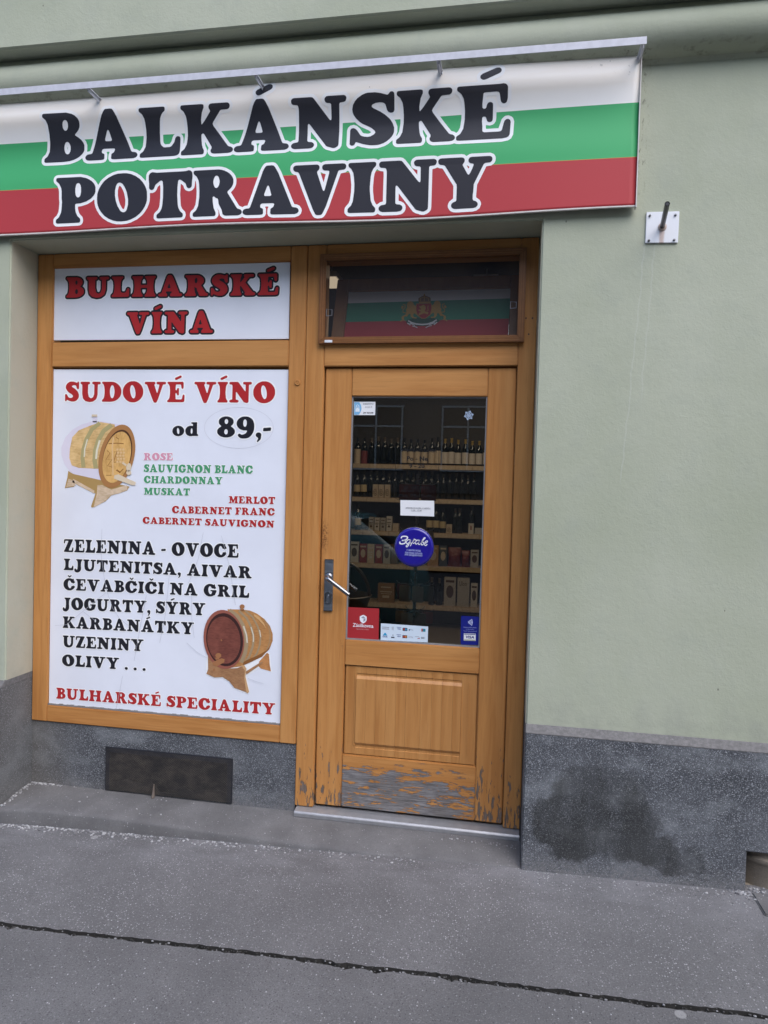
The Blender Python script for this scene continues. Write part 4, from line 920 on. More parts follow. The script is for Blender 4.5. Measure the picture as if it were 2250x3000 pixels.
# grey metal rail standing off the wall above the banner
rl = thing('metal_rail', 'thin pale grey metal rail on short brackets above the striped banner', 'rail', (-1.4, -.16, 3.29))
mb = MB(); yb = -.165; zr1 = aty(1895, 106, yb)[1]; zr0 = aty(1895, 128, yb)[1]; xr = aty(1895, 117, yb)[0]
mb.box(-4.3, xr, yb, yb+.003, zr0, zr1); mb.box(-4.3, xr, yb+.003, yb+.03, zr1-.003, zr1); mb.build('profile', M['greypaint'], rl)
for (u, v) in ((296, 279), (773, 243), (1292, 203), (1872, 150)):
    x, z = aty(u, v, -.03); mb = MB(); mb.box(x-.009, x+.009, yb+.03, .0, zr1-.010, zr1-.006); mb.box(x-.009, x+.009, -.0035, -.0005, zr1-.05, zr1-.006); mb.box(x-.002, x+.002, yb+.031, -.0036, zr1-.024, zr1-.0105); mb.build('bracket', M['greypaint'], rl)

# white plate with a black pipe stub on the right wall
wb = thing('wall_bracket', 'square white steel plate bolted to the green wall with a black pipe stub', 'bracket', (.477, -.006, 2.632))
t = NT('white_plate_with_rust'); p = t.pos(); x, y, z = t.xyz(p)
ru = t.m('MULTIPLY', t.ss(t.m('ABSOLUTE', t.m('SUBTRACT', x, t.m('MULTIPLY_ADD', t.noise(p, 40., 3), .012, .471))), .013, .003), t.ss(z, 2.645, 2.61)); cc = t.mix(t.m('MULTIPLY', ru, .5), (.74, .75, .78), (.40, .17, .05))
r2 = t.node('ShaderNodeVectorMath', {0: p, 1: (.4775, -.01, 2.633)}, operation='DISTANCE').outputs['Value']
cc = t.mix(t.m('MULTIPLY', t.ss(t.m('ADD', r2, t.m('MULTIPLY', t.noise(p, 90., 3), .012)), .027, .018), .6), cc, (.30, .15, .08))
platem = t.fin(cc, .38)
mb = MB(); mb.add([(.414, -.008, 2.571), (.5405, -.008, 2.568), (.542, -.008, 2.694), (.4145, -.008, 2.696), (.414, -.0005, 2.571), (.5405, -.0005, 2.568), (.542, -.0005, 2.694), (.4145, -.0005, 2.696)], [(0, 1, 2, 3), (4, 7, 6, 5), (0, 4, 5, 1), (1, 5, 6, 2), (2, 6, 7, 3), (3, 7, 4, 0)]); mb.build('plate', platem, wb, bevel=.0015)
mb = MB(); mb.lathe([(.0165, .0), (.0165, .003), (.012, .007)], (.4775, -.008, 2.633), 16, 'y'); mb.build('weld', plain('rusty_weld', (.42, .33, .28), .8), wb, smooth=True)
ex = aty(1955, 597, -.20)
mb = MB(); mb.tube([(.4775, -.006, 2.633), (ex[0], -.20, ex[1])], .0098, 16, caps=False); mb.tube([(.4775, -.006, 2.633), (ex[0], -.199, ex[1])], .0075, 16); mb.build('pipe', M['blackpaint'], wb, smooth=True)
for (u, v) in ((1904, 632), (1979, 630), (1901, 705), (1975, 703)):
    x, z = aty(u, v, -.009); mb = MB(); mb.lathe([(.0052, 0), (.0052, .002), (.0036, .002), (.0036, .006), (.003, .007)], (x, -.0082, z), 8, 'y'); mb.build('bolt', M['steel'], wb)

# ------------------------------------------------------------------ poster panels
YP = .207
def panel(name, label, corners):
    o = thing(name, label, 'sign panel', (-1.78, YP, corners[0][1])); mb = MB()
    mb.prism(corners, YP, YP+.006, 'y'); mb.build('sheet', M['white'], o, bevel=.001); return o
c1 = [aty(155, 997, YP), aty(846, 993, YP), aty(850, 768, YP), aty(160, 787, YP)]
pn1 = panel('poster_panel', 'small white panel reading BULHARSKÉ VÍNA in red black-edged letters', c1)
for (tx, L_, R_, vt) in (('BULHARSKÉ', (195, 872), (815, 864), 813), ('VÍNA', (372, 977), (624, 975), 915)):
    a, b_, c_ = MB(), MB(), MB(); text_line([(c_, .125, .0006), (b_, .082, .0012), (a, None, .0018)], tx, L_, R_, vt, YP, track=.14)
    o = flat_build(a, 'lettering', M['red'], pn1); flat_build(c_, 'lettering_halo', M['wline'], o); flat_build(b_, 'lettering_outline', M['black'], o)
c2 = [aty(143, 2064, YP), aty(822, 2120, YP), aty(846, 1083, YP), aty(157, 1082, YP)]
pn2 = panel('poster_panel', 'tall white poster panel listing wines and foods with two barrel pictures', c2)
def lines(name, mat, items, halo=.07):
    for (tx, L, Rr, vt) in items:
        a, h = MB(), MB(); text_line([(h, halo, .0006), (a, None, .0012)], tx, L, Rr, vt, YP)
        o = flat_build(a, name, mat, pn2); flat_build(h, 'lettering_halo', M['wline'], o)
lines('red_lettering', M['red'], [('SUDOVÉ VÍNO', (190.7, 1176), (805.5, 1180), 1118), ('MERLOT', (670, 1474), (806, 1477), 1453), ('CABERNET FRANC', (504, 1503), (805, 1510.5), 1482), ('CABERNET SAUVIGNON', (418, 1533.6), (804, 1545.7), 1514), ('BULHARSKÉ SPECIALITY', (165, 2046), (806, 2094), 2014)])
lines('green_lettering', M['green'], [('SAUVIGNON BLANC', (421.6, 1382.7), (741, 1387.5), 1360), ('CHARDONNAY', (421.6, 1415), (652, 1419), 1394), ('MUSKAT', (421.6, 1449), (556.6, 1451.5), 1428.5)])
lines('pink_lettering', M['pink'], [('ROSE', (421.6, 1348), (506.5, 1348.5), 1327)])
lines('black_lettering', M['black'], [('od', (505, 1277), (581, 1277), 1237), ('89,-', (636, 1280), (794, 1282), 1221), ('ZELENINA - OVOCE', (187, 1616.5), (699, 1634), 1579), ('LJUTENITSA, AIVAR', (187, 1669.6), (737.5, 1694.7), 1636), ('ČEVABČIČI NA GRIL', (186, 1728), (730, 1751.6), 1694), ('JOGURTY, SÝRY', (184, 1785), (601.5, 1803), 1750), ('KARBANÁTKY', (184, 1839), (568, 1858.6), 1805), ('UZENINY', (184, 1895), (420.6, 1908), 1861), ('OLIVY . . .', (182, 1950), (427, 1965.6), 1917)])
pf = lambda d: (lambda u, v: (lambda q: (q[0], YP-d, q[1]))(aty(u, v, YP)))
mb = MB(); strokef(mb, pf(.0006), [(700+101*math.cos(a), 1253.5+60*math.sin(a)) for a in [2*math.pi*k/60 for k in range(61)]], .9); flat_build(mb, 'price_ring', plain('thin_grey_ink', (.58, .58, .64), .5), pn2)
# the two printed barrels
def ink(n, c): return mk_print('barrel_'+n, c, .35)
def ellp(cx, cy, rx, ry, rot, n=40, a0=0, a1=360):
    o = []; r = R(rot)
    for k in range(n+1 if a1-a0 < 360 else n):
        a = R(a0+(a1-a0)*k/n); x, y = rx*math.cos(a), ry*math.sin(a); o.append((cx+x*math.cos(r)-y*math.sin(r), cy+x*math.sin(r)+y*math.cos(r)))
    return o
def mk_stave(name, ca, cb, sc):
    t = NT(name); p = t.pos(); n = t.noise(t.scale(p, sc), 1.0, 4, .6); n2 = t.noise(p, 22., 3)
    return t.fin(t.mix(t.ss(n2, .35, .7, 0, .5), t.mix(t.ss(n, .35, .65), ca, cb), tuple(min(1, v*1.35) for v in ca)), .35)
def picture(name, k, ox, oy, layers):
    """printed picture: stacked flat shapes in the pixel frame of the photograph"""
    root = None
    for i, (mat, polys, strokes) in enumerate(layers):
        mb = MB(); f = pf(.0007+.00025*i); g = lambda a, c: f(ox+a*k, oy+c*k)
        for p in polys: fill_loops(mb, [p], g)
        for (p, w) in strokes: strokef(mb, g, p, w)
        flat_build(mb, name, mat, pn2)
def bar(cx, cy, rx, ry, rot, a0, a1, n=24): return ellp(cx, cy, rx, ry, rot, n, a0, a1)
lw = mk_stave('barrel_pale_wood', (.66, .46, .22), (.50, .30, .10), (30, 30, 260)); lw2 = mk_stave('barrel_pale_foot', (.62, .48, .34), (.50, .36, .22), (40, 40, 200))
body1 = [(880, 230), (700, 235), (480, 300), (300, 400), (150, 560), (70, 760), (70, 920), (130, 1100), (240, 1250), (420, 1380), (640, 1460), (900, 1540), (1090, 1580), (1250, 1520), (1390, 1330), (1560, 900), (1540, 620), (1420, 400), (1250, 300), (1080, 270)]
inner1 = [(860, 250), (640, 330), (420, 420), (290, 560), (240, 800), (230, 980), (280, 1130), (420, 1180), (600, 1190), (820, 1200), (1000, 1300), (1200, 800), (1150, 300)]
picture('pale_barrel_picture', 240/1659, 170, 1200, [
 (ink('lilac', (.70, .66, .76)), [body1, [(700, 120), (800, 120), (785, 260), (705, 260)]], []),
 (lw, [inner1], []),
 (ink('ochre', (.42, .27, .10)), [[(210, 1240), (300, 1300), (1450, 1560), (1400, 1640), (1080, 1740), (960, 1860), (690, 1985), (670, 1960), (760, 1700), (300, 1480), (330, 1560), (140, 1590), (190, 1380)]], []),
 (lw2, [[(800, 1530), (900, 1530), (1080, 1620), (1400, 1530), (1410, 1630), (1230, 1700), (1080, 1730), (950, 1860), (720, 1985), (790, 1700)], [(215, 1400), (330, 1440), (360, 1540), (170, 1570)], [(310, 1400), (740, 1640), (735, 1700), (290, 1470)]], []),
 (ink('hoop', (.42, .36, .17)), [], [([(850, 270), (690, 400), (580, 600), (520, 800), (500, 980), (520, 1170)], 80), ([(1090, 310), (930, 430), (820, 620), (760, 830), (745, 1020), (770, 1190)], 90)]),
 (ink('hoop_shine', (.72, .68, .52)), [], [([(600, 600), (545, 800), (535, 960)], 26), ([(850, 620), (790, 830), (775, 1000)], 40)]),
 (ink('rim', (.40, .19, .07)), [ellp(1195, 945, 350, 655, 14)], []), (ink('rim_dark', (.09, .04, .02)), [ellp(1205, 940, 282, 545, 14)], []),
 (mk_stave('barrel_pale_head', (.66, .40, .14), (.52, .28, .085), (260, 260, 30)), [ellp(1195, 965, 270, 530, 14)], []),
 (ink('carving', (.30, .13, .035)), [], [([(1030, 690), (1200, 680), (1335, 690)], 18), ([(1180, 560), (1240, 600)], 16), ([(1000, 830), (1060, 880), (980, 1010), (1100, 1010), (1010, 1140), (1120, 1170)], 13), ([(1140, 860), (1200, 850), (1150, 1000), (1140, 1070), (1240, 1050)], 13), ([(1330, 1200), (1250, 1280)], 18), ([(1190, 1220), (1260, 1270)], 30), ([(980, 1330), (1090, 1330)], 12)]),
 (ink('grapes', (.74, .50, .26)), [ellp(1210+60*(i % 3)+(12 if j % 2 else 0), 810+62*j, 24, 24, 0, 10) for j in range(5) for i in range(3)], [([(1130, 560), (1105, 760), (1115, 1000), (1120, 1330)], 26)]),
 (ink('tap', (.70, .58, .42)), [[(1150, 1330), (1230, 1310), (1580, 1470), (1570, 1530), (1500, 1530), (1140, 1400)], ellp(1440, 1170, 50, 85, 10), ellp(1440, 1280, 50, 50, 0), [(1290, 1080), (1340, 1070), (1400, 1110), (1380, 1150)], [(690, 100), (800, 100), (800, 145), (690, 145)]], []),
])
dw = mk_stave('barrel_dark_head', (.20, .065, .045), (.125, .036, .028), (40, 40, 260)); mw = mk_stave('barrel_mid_wood', (.47, .235, .085), (.37, .165, .055), (40, 40, 240)); ow = mk_stave('barrel_stand_wood', (.36, .19, .09), (.27, .13, .06), (60, 60, 200))
picture('dark_barrel_picture', 240/1659, 580, 1750, [
 (M['wline'], [[(180, 1180), (160, 1560), (340, 1640), (500, 1640), (640, 1720), (740, 1860), (1020, 1960), (1050, 1900), (985, 1600), (1240, 1430), (1500, 1515), (1460, 1140), (1420, 1100), (1200, 1200), (400, 1100)]], []),
 (mk_stave('barrel_stand_far', (.48, .22, .08), (.38, .16, .055), (60, 60, 200)), [[(1240, 1300), (1400, 1120), (1440, 1150), (1455, 1360), (1480, 1500), (1270, 1440), (1225, 1390)]], []),
 (mw, [[(600, 240), (860, 245), (1050, 265), (1200, 330), (1350, 440), (1460, 580), (1515, 740), (1515, 880), (1450, 1040), (1300, 1200), (1050, 1320), (860, 1400), (560, 1440), (700, 900)]], []),
 (ink('far_hoop', (.36, .24, .13)), [], [([(1330, 430), (1430, 580), (1465, 740), (1455, 900), (1400, 1060)], 16)]),
 (ink('steel_hoop', (.36, .26, .15)), [], [([(960, 265), (1110, 400), (1220, 600), (1270, 800), (1255, 960), (1200, 1130), (1080, 1290)], 34), ([(830, 270), (990, 420), (1090, 620), (1130, 840), (1110, 1000), (1040, 1200), (940, 1340)], 46), ([(640, 260), (800, 380), (910, 560), (970, 780), (985, 960), (960, 1120), (880, 1320)], 80)]),
 (ink('steel_shine', (.62, .56, .44)), [], [([(1075, 600), (1125, 760), (1125, 900)], 22), ([(1250, 660), (1275, 800)], 18), ([(925, 580), (985, 760), (1000, 920)], 30)]),
 (ink('belly_shade', (.25, .105, .034)), [[(900, 1385), (1050, 1320), (1300, 1200), (1450, 1040), (1490, 950), (1390, 1075), (1200, 1180), (1000, 1265), (930, 1305)]], []),
 (ink('top_glow', (.62, .37, .16)), [[(1130, 330), (1240, 400), (1340, 520), (1390, 640), (1330, 560), (1240, 460), (1140, 380)]], []),
 (ow, [[(205, 1150), (320, 1340), (620, 1440), (800, 1430), (920, 1380), (960, 1480), (950, 1640), (990, 1920), (740, 1830), (640, 1700), (500, 1610), (340, 1620), (175, 1545), (210, 1450)], [(970, 1500), (1290, 1300), (1330, 1320), (985, 1560)]], []),
 (ink('stand_edge', (.56, .34, .17)), [[(880, 1375), (940, 1365), (985, 1440), (965, 1600), (1040, 1910), (1005, 1945), (985, 1920), (940, 1640), (955, 1480)]], []),
 (ink('red_rim', (.30, .10, .07)), [ellp(530, 850, 410, 600, -6)], []), (ink('black_ring', (.05, .022, .02)), [ellp(545, 855, 372, 540, -6)], []), (dw, [ellp(530, 865, 335, 480, -6)], []),
 (ink('dark_tap', (.36, .16, .07)), [[(300, 1310), (480, 1230), (545, 1250), (540, 1310), (380, 1400), (310, 1370)], ellp(420, 1175, 60, 50, 0), [(350, 1215), (440, 1226), (425, 1250), (370, 1260)], ellp(900, 185, 50, 45, 0), [(868, 231), (938, 231), (945, 262), (865, 258)]], [([(320, 1450), (345, 1480)], 40), ([(470, 850), (490, 880)], 22)]),
])
# cracks running through the pane over the poster
k = .4822
for ln in ([(415, 0), (410, 150), (425, 270), (440, 360), (480, 480), (520, 540), (580, 590)], [(440, 385), (310, 490), (200, 580), (130, 585)], [(1030, 20), (1000, 180), (940, 330)], [(825, 270), (810, 420), (800, 520), (765, 690)], [(685, 400), (650, 580), (610, 800)], [(540, 890), (520, 1000), (500, 1095)], [(1140, 40), (1190, 230), (1225, 460)], [(930, 690), (990, 745), (1050, 780)], [(1300, 905), (1350, 925), (1395, 937)], [(960, 400), (960, 540), (975, 660)], [(300, 500), (380, 560)]):
    mb = MB(); strokef(mb, pf(.0045), [(100+a*k, 1550+c*k) for a, c in ln], .85); flat_build(mb, 'crack', plain('pane_crack', (.50, .51, .56), .4), pn2)
# ------------------------------------------------------------------ stickers and papers on the door glass
YK = YG-.0008
def sticker(name, label, cat, TL, TR, BR, BL, mat, rr=0.0):
    q = quadmap(TL, TR, BR, BL, YK); p = q()(.5, 0); o = thing(name, label, cat, (p[0], YK, p[2])); mb = MB()
    if rr: polyf(mb, q(0), rrect(0, 1, 0, 1, rr, rr*.65))
    else: mb.quad(*[q(0)(s, t) for s, t in ((0, 0), (1, 0), (1, 1), (0, 1))])
    flat_build(mb, 'sheet', mat, o); return o, q
pw = mk_print('sticker_white', (.78, .79, .81), .4); pblue = mk_print('sticker_light_blue', (.21, .46, .72), .4); pnavy = mk_print('sticker_navy', (.012, .018, .20), .3); pred = mk_print('sticker_red', (.36, .028, .034), .35)
pdark = mk_print('sticker_dark_ink', (.05, .05, .07), .5); pgrey = mk_print('sticker_grey_ink', (.30, .31, .36), .5); plil = mk_print('sticker_lilac_ink', (.34, .38, .68), .4)
def on(o, name, mat, d, fn): mb = MB(); fn(mb); return flat_build(mb, name, mat, o)
# alarm company sticker
o, q = sticker('alarm_sticker', 'small white and light blue alarm sticker with padlock house in the glass corner', 'sticker', (1037, 1177), (1100, 1177), (1099, 1216), (1036.8, 1216), pw)
on(o, 'blue_field', pblue, 0, lambda mb: polyf(mb, q(.0006), [(.015, .03), (.23, .03), (.31, .2), (.36, .5), (.33, .78), (.24, .97), (.015, .97)]))
on(o, 'house_mark', mk_print('sticker_pale', (.70, .80, .88), .4), 0, lambda mb: (polyf(mb, q(.0012), [(.07, .25), (.27, .25), (.27, .46), (.17, .56), (.07, .46)]), strokef(mb, q(.0012), [(.05, .5), (.17, .62), (.29, .5)], .03), strokef(mb, q(.0012), [(.10, .6), (.12, .72), (.17, .77), (.22, .72), (.25, .6)], .03)))
on(o, 'lettering', pdark, 0, lambda mb: (put_text(mb, q(.0012), 'ZABEZPEČENO', .43, .92, .80, .90, .01), put_text(mb, q(.0012), 'A·C|C·Z', .53, .85, .54, .65), put_text(mb, q(.0012), '244 468 608', .43, .92, .12, .23, .02)))
# opening hours printed on the glass
dk = thing('opening_hours_decal', 'black opening hours lettering in a rounded outline printed on the door glass', 'decal', (-.53, YK, 1.49))
g = lambda d: (lambda u, v: (lambda p: (p[0], YK-d, p[1]))(aty(u, v, YK)))
dm_ = mk_print('decal_black', (.012, .012, .014), .5)
def dtext(body, u0, u1, vt, vb, bold=0.0):
    mb = MB(); put_text(mb, lambda s, t: g(0)(u0+(u1-u0)*s, vb+(vt-vb)*t+ (u0+(u1-u0)*s-1220)*.012), body, 0, 1, 0, 1, bold); flat_build(mb, 'lettering', dm_, dk)
dtext('OTEVÍRACÍ DOBA', 1172, 1280, 1313, 1325, .01); dtext('Po - Ne', 1192, 1253, 1337, 1350, .03); dtext('9 - 20', 1199, 1244, 1359, 1371.5, .03)
dtext('IČ: 27217183', 1185, 1256, 1423, 1432, .005); dtext('odp. ved.', 1176, 1212, 1435, 1443, .005); dtext('Mob: 776-101-60', 1170, 1264, 1447, 1456, .005)
mb = MB(); strokef(mb, g(0), [(1159, 1305), (1158.5, 1380), (1156.5, 1452), (1158, 1459), (1164, 1463), (1220, 1465), (1276, 1466), (1282, 1463), (1283.5, 1456), (1284.5, 1380), (1286, 1308)], 1.0); flat_build(mb, 'outline', dm_, dk)
# paper note
o, q = sticker('paper_notice', 'white paper slip with Sunday opening hours taped inside the door glass', 'notice', (1173, 1465), (1272, 1467), (1272, 1513), (1173, 1510), pw)
on(o, 'lettering', pdark, 0, lambda mb: (put_text(mb, q(.0006), 'OTEVÍRACÍ DOBA V NEDĚLI :', .16, .91, .47, .57), put_text(mb, q(.0006), '11:00 - 17:00', .32, .63, .31, .40)))
on(o, 'underline', pdark, 0, lambda mb: (strokef(mb, q(.0006), [(.16, .45), (.91, .45)], .008), strokef(mb, q(.0006), [(.32, .285), (.63, .285)], .008)))
# round blue sign, shallow dome
cx, cz = aty(1213.5, 1603, YK); bsg = thing('round_sign', 'glossy blue round domed sign with white script word on the door glass', 'sign', (cx, YK, cz-.093))
bl = NT('glossy_blue_plastic'); bl.fin((.016, .010, .235), .16, bl.bump(bl.noise(bl.pos(), 160., 3), .08, .001), None, .6); rb = .0925
mb = MB(); mb.lathe([(rb, 0), (rb, .003), (rb*.985, .008), (rb*.94, .0125), (rb*.86, .0150), (rb*.80, .0152), (0.0, .0160)], (cx, YK, cz), 56, 'y'); mb.build('disc', bl.mat, bsg, smooth=True)
mb = MB(); mb.lathe([(rb*1.012, 0), (rb*1.016, .002), (rb*1.006, .004), (rb*.992, .0035)], (cx, YK, cz), 56, 'y'); mb.build('rim', M['alu'], bsg, smooth=True)
bf = lambda a, c: (cx+(a-815)/640*rb, YK-.0166, cz-(c-700)/640*rb)
def script(mb, pts, w):
    pth = _bez([(p[0], p[1], w if len(p) < 3 else p[2]) for p in pts], 5); strokef(mb, bf, [(p[0], p[1]) for p in pth], w*1.0)
    for p in pth[::2]: mb.add([bf(p[0]+p[2]*.5*math.cos(a), p[1]+p[2]*.5*math.sin(a)) for a in [2*math.pi*k/8 for k in range(8)]], [tuple(range(8))])
wm = mk_print('script_white', (.80, .80, .85), .4)
sc_ = [[(395, 425), (420, 370), (520, 350), (600, 375), (580, 440), (480, 485), (420, 490)], [(480, 485), (550, 500), (525, 570), (440, 600), (360, 590), (365, 530)],
       [(710, 470), (630, 460), (570, 530), (590, 585), (660, 545), (710, 470)], [(710, 470), (660, 600), (600, 690), (565, 670), (620, 610), (720, 555)],
       [(830, 420), (770, 520), (700, 665)], [(770, 530), (830, 450), (880, 460), (860, 530), (790, 575)], [(1000, 465), (920, 465), (865, 540), (890, 590), (950, 550), (1000, 470), (960, 560), (985, 600), (1030, 570)],
       [(1040, 560), (1120, 450), (1180, 380), (1140, 380), (1075, 500), (1060, 600), (1110, 600), (1140, 530), (1090, 520)], [(1160, 560), (1240, 520), (1250, 470), (1190, 500), (1165, 590), (1200, 625), (1255, 580)]]
for i, pts in enumerate(sc_):
    pth = _bez([(a, c, 0) for a, c in pts], 6); mb = MB(); strokef(mb, bf, [(p[0], p[1]) for p in pth], 40 if i < 2 else 27)
    flat_build(mb, 'script_stroke', wm, bsg)
for (tx, a0, a1, c0, c1) in (('с цинков оксид', 585, 1045, 760, 835), ('при кожа склонна', 540, 1095, 850, 925), ('към раздразнения', 530, 1105, 915, 990)):
    mb = MB(); put_text(mb, lambda s, t_: bf(a0+(a1-a0)*s, c1+(c0-c1)*t_+12*s), tx, 0, 1, 0, 1, .02); flat_build(mb, 'lettering', plil, bsg)
# red parcel sticker
o, q = sticker('parcel_sticker', 'square red parcel pick-up sticker with white shield and lettering in the glass corner', 'sticker', (1019.7, 1778.5), (1110.6, 1783), (1109, 1874.7), (1017, 1868), pred)
sh = [(.39, .72), (.50, .775), (.61, .72), (.61, .60), (.57, .54), (.50, .495), (.43, .54), (.39, .60)]
on(o, 'shield', wm, 0, lambda mb: polyf(mb, q(.0005), sh)); on(o, 'box_mark', pgrey, 0, lambda mb: (polyf(mb, q(.0010), [(.43, .69), (.51, .73), (.57, .69), (.50, .655)]), polyf(mb, q(.0010), [(.51, .645), (.57, .675), (.57, .60), (.51, .545)])))
on(o, 'lettering', wm, 0, lambda mb: put_text(mb, q(.0005), 'Zásilkovna', .17, .83, .37, .49, .012)); on(o, 'small_lettering', mk_print('sticker_rose_ink', (.66, .36, .36), .4), 0, lambda mb: put_text(mb, q(.0005), 'Společně s Vámi', .29, .69, .275, .335))
# payment strip
o, q = sticker('payment_strip', 'pale strip of card payment logos along the bottom of the door glass', 'sticker', (1116, 1826), (1254.5, 1835.5), (1253, 1882), (1115, 1874.7), mk_print('strip_pale_blue', (.60, .70, .80), .4))
def rc(mb, s0, s1, t0, t1, d): mb.quad(*[q(d)(s, t) for s, t in ((s0, t0), (s1, t0), (s1, t1), (s0, t1))])
pn_ = mk_print('strip_navy', (.02, .06, .25), .4); cy_ = mk_print('strip_cyan', (.02, .30, .55), .4); ol_ = mk_print('strip_black', (.03, .03, .05), .4); og_ = mk_print('strip_orange', (.60, .22, .04), .4); rd_ = mk_print('strip_rust', (.42, .06, .05), .4)
on(o, 'contactless_mark', pgrey, 0, lambda mb: [strokef(mb, q(.0006), [(.235+.014*k, .66-.02*k), (.245+.014*k, .74), (.235+.014*k, .82+.02*k)], .006) for k in range(3)])
for t0 in (.72, .27):
    on(o, 'card_mark', ol_, 0, lambda mb: rc(mb, .465, .565, t0-.08, t0+.10, .0006)); on(o, 'left_circle', rd_, 0, lambda mb: disc(mb, q(.0011), .495, t0+.01, .02, .06)); on(o, 'right_circle', cy_ if t0 > .5 else og_, 0, lambda mb: disc(mb, q(.0015), .535, t0+.01, .02, .06))
    on(o, 'lettering', pn_, 0, lambda mb: (put_text(mb, q(.0006), 'VISA', .355, .425, t0-.03, t0+.05, .02, .2), rc(mb, .34, .435, t0+.10, t0+.125, .0006))); on(o, 'lettering', pgrey, 0, lambda mb: put_text(mb, q(.0006), 'Pay' if t0 > .5 else 'G Pay', .63 if t0 > .5 else .595, .69, t0-.06, t0+.06))
on(o, 'fruit_mark', ol_, 0, lambda mb: disc(mb, q(.0006), .607, .715, .012, .05)); on(o, 'card_mark', mk_print('strip_teal', (.03, .22, .30), .4), 0, lambda mb: rc(mb, .86, .945, .66, .84, .0006)); on(o, 'card_mark', rd_, 0, lambda mb: rc(mb, .86, .888, .66, .84, .0010))
on(o, 'bank_mark', cy_, 0, lambda mb: (polyf(mb, q(.0006), [(.045, .30), (.145, .30), (.12, .36), (.11, .44), (.08, .44), (.07, .36)]), rc(mb, .045, .145, .285, .30, .0006))); on(o, 'lettering', pn_, 0, lambda mb: put_text(mb, q(.0006), 'ČSOB', .045, .145, .17, .27, .03))
on(o, 'lettering', ol_, 0, lambda mb: (put_text(mb, q(.0006), 'V', .25, .275, .27, .37, .02), rc(mb, .225, .295, .16, .23, .0006))); on(o, 'lettering', ol_, 0, lambda mb: put_text(mb, q(.0006), 'DC', .865, .93, .21, .33, .03)); on(o, 'flag_mark', rd_, 0, lambda mb: polyf(mb, q(.0006), [(.77, .20), (.83, .27), (.83, .20)])); on(o, 'grey_lines', pgrey, 0, lambda mb: (rc(mb, .03, .18, .76, .80, .0006), rc(mb, .03, .18, .66, .70, .0006), rc(mb, .73, .82, .31, .335, .0006)))
# blue contactless sticker
o, q = sticker('contactless_sticker', 'upright navy blue contactless payment sticker at the lower right of the door glass', 'sticker', (1350.7, 1804), (1404, 1807), (1403, 1890), (1349.4, 1888.6), pnavy, .08)
on(o, 'wave_mark', mk_print('wave_white', (.62, .68, .90), .4), 0, lambda mb: [strokef(mb, q(.0006), [(.40+.062*k, .755-.026*k), (.43+.068*k, .79), (.40+.062*k, .825+.026*k)], .032) for k in range(4)])
on(o, 'lettering', plil, 0, lambda mb: (put_text(mb, q(.0006), 'Bezkontaktní platba', .15, .86, .585, .63), put_text(mb, q(.0006), 'preferována', .29, .72, .525, .565), put_text(mb, q(.0006), 'Tap to pay preferred', .14, .87, .455, .50)))
on(o, 'logo_field', pw, 0, lambda mb: rc2(mb)) if False else None
mb = MB(); mb.quad(*[q(.0006)(s, t_) for s, t_ in ((.17, .145), (.82, .145), (.82, .40), (.17, .40))]); flat_build(mb, 'logo_field', pw, o)
mb = MB(); mb.quad(*[q(.0011)(s, t_) for s, t_ in ((.19, .36), (.80, .36), (.80, .385), (.19, .385))]); flat_build(mb, 'logo_bar', pnavy, o)
mb = MB(); mb.quad(*[q(.0011)(s, t_) for s, t_ in ((.19, .155), (.80, .155), (.80, .185), (.19, .185))]); flat_build(mb, 'logo_bar', mk_print('logo_olive', (.36, .38, .26), .4), o)
mb = MB(); put_text(mb, q(.0011), 'VISA', .28, .74, .225, .325, .03, .15); flat_build(mb, 'lettering', pnavy, o)
# snowflake window cling
cx, cz = aty(1373.5, 1217, YK); sn = thing('snowflake_cling', 'pale blue six pointed snowflake cling high on the door glass', 'decoration', (cx, YK, cz-.022)); rr = .0225
mb = MB(); sf = lambda a, c: (cx+a*rr, YK-.0003, cz+c*rr)
for k in range(6):
    a = R(14+60*k); d = lambda ra, da: (ra*math.cos(a+R(da)), ra*math.sin(a+R(da)))
    strokef(mb, sf, [(0, 0), d(1.0, 0)], .15)
    mb2 = mb
    strokef(mb, lambda s, t_: (cx+s*rr, YK-.0006, cz+t_*rr), [d(.62, -30), d(.95, 0), d(.62, 30)], .14); strokef(mb, lambda s, t_: (cx+s*rr, YK-.0009, cz+t_*rr), [d(.42, -30), d(.42, 30)], .12)
flat_build(mb, 'cling', mk_print('cling_blue', (.40, .50, .66), .4), sn)

# ------------------------------------------------------------------ the shop inside
lampx, lampz = aty(962, 834, 2.7)
def ceiling_lamp(x, y, z, label, P, hl=.6):
    o = thing('ceiling_lamp', label, 'lamp', (x, y, z), 'lit lamps in the shop')
    mb = MB(); mb.box(x-.10, x+.10, y-hl, y+hl, z+.03, z+.07); mb.tube([(x, y-hl*.7, z+.07), (x, y-hl*.7, 3.42)], .006, 6); mb.tube([(x, y+hl*.7, z+.07), (x, y+hl*.7, 3.42)], .006, 6); mb.build('housing', M['whitepaint'], o)
    mb = MB(); mb.box(x-.09, x+.09, y-hl+.02, y+hl-.02, z, z+.0295); mb.build('diffuser', mk_emit('lit_diffuser', (1.0, .80, .56), .32), o)
    ld = bpy.data.lights.new('lamp_light', 'AREA'); ld.shape = 'RECTANGLE'; ld.size = .18; ld.size_y = 2*hl-.04; ld.energy = P; ld.color = (1.0, .80, .58)
    lo = bpy.data.objects.new('lamp_light', ld); col.objects.link(lo); lo.parent = o; lo.location = (0, 0, -.006)
    return o
ceiling_lamp(lampx, 2.7, min(lampz, 3.3), 'lit ceiling lamp glimpsed through the left of the fanlight', 7.0, .13)
ceiling_lamp(-.35, 3.4, 3.25, 'lit ceiling lamp hanging in front of the bottle shelves', 7.5)
YSF = 5.0
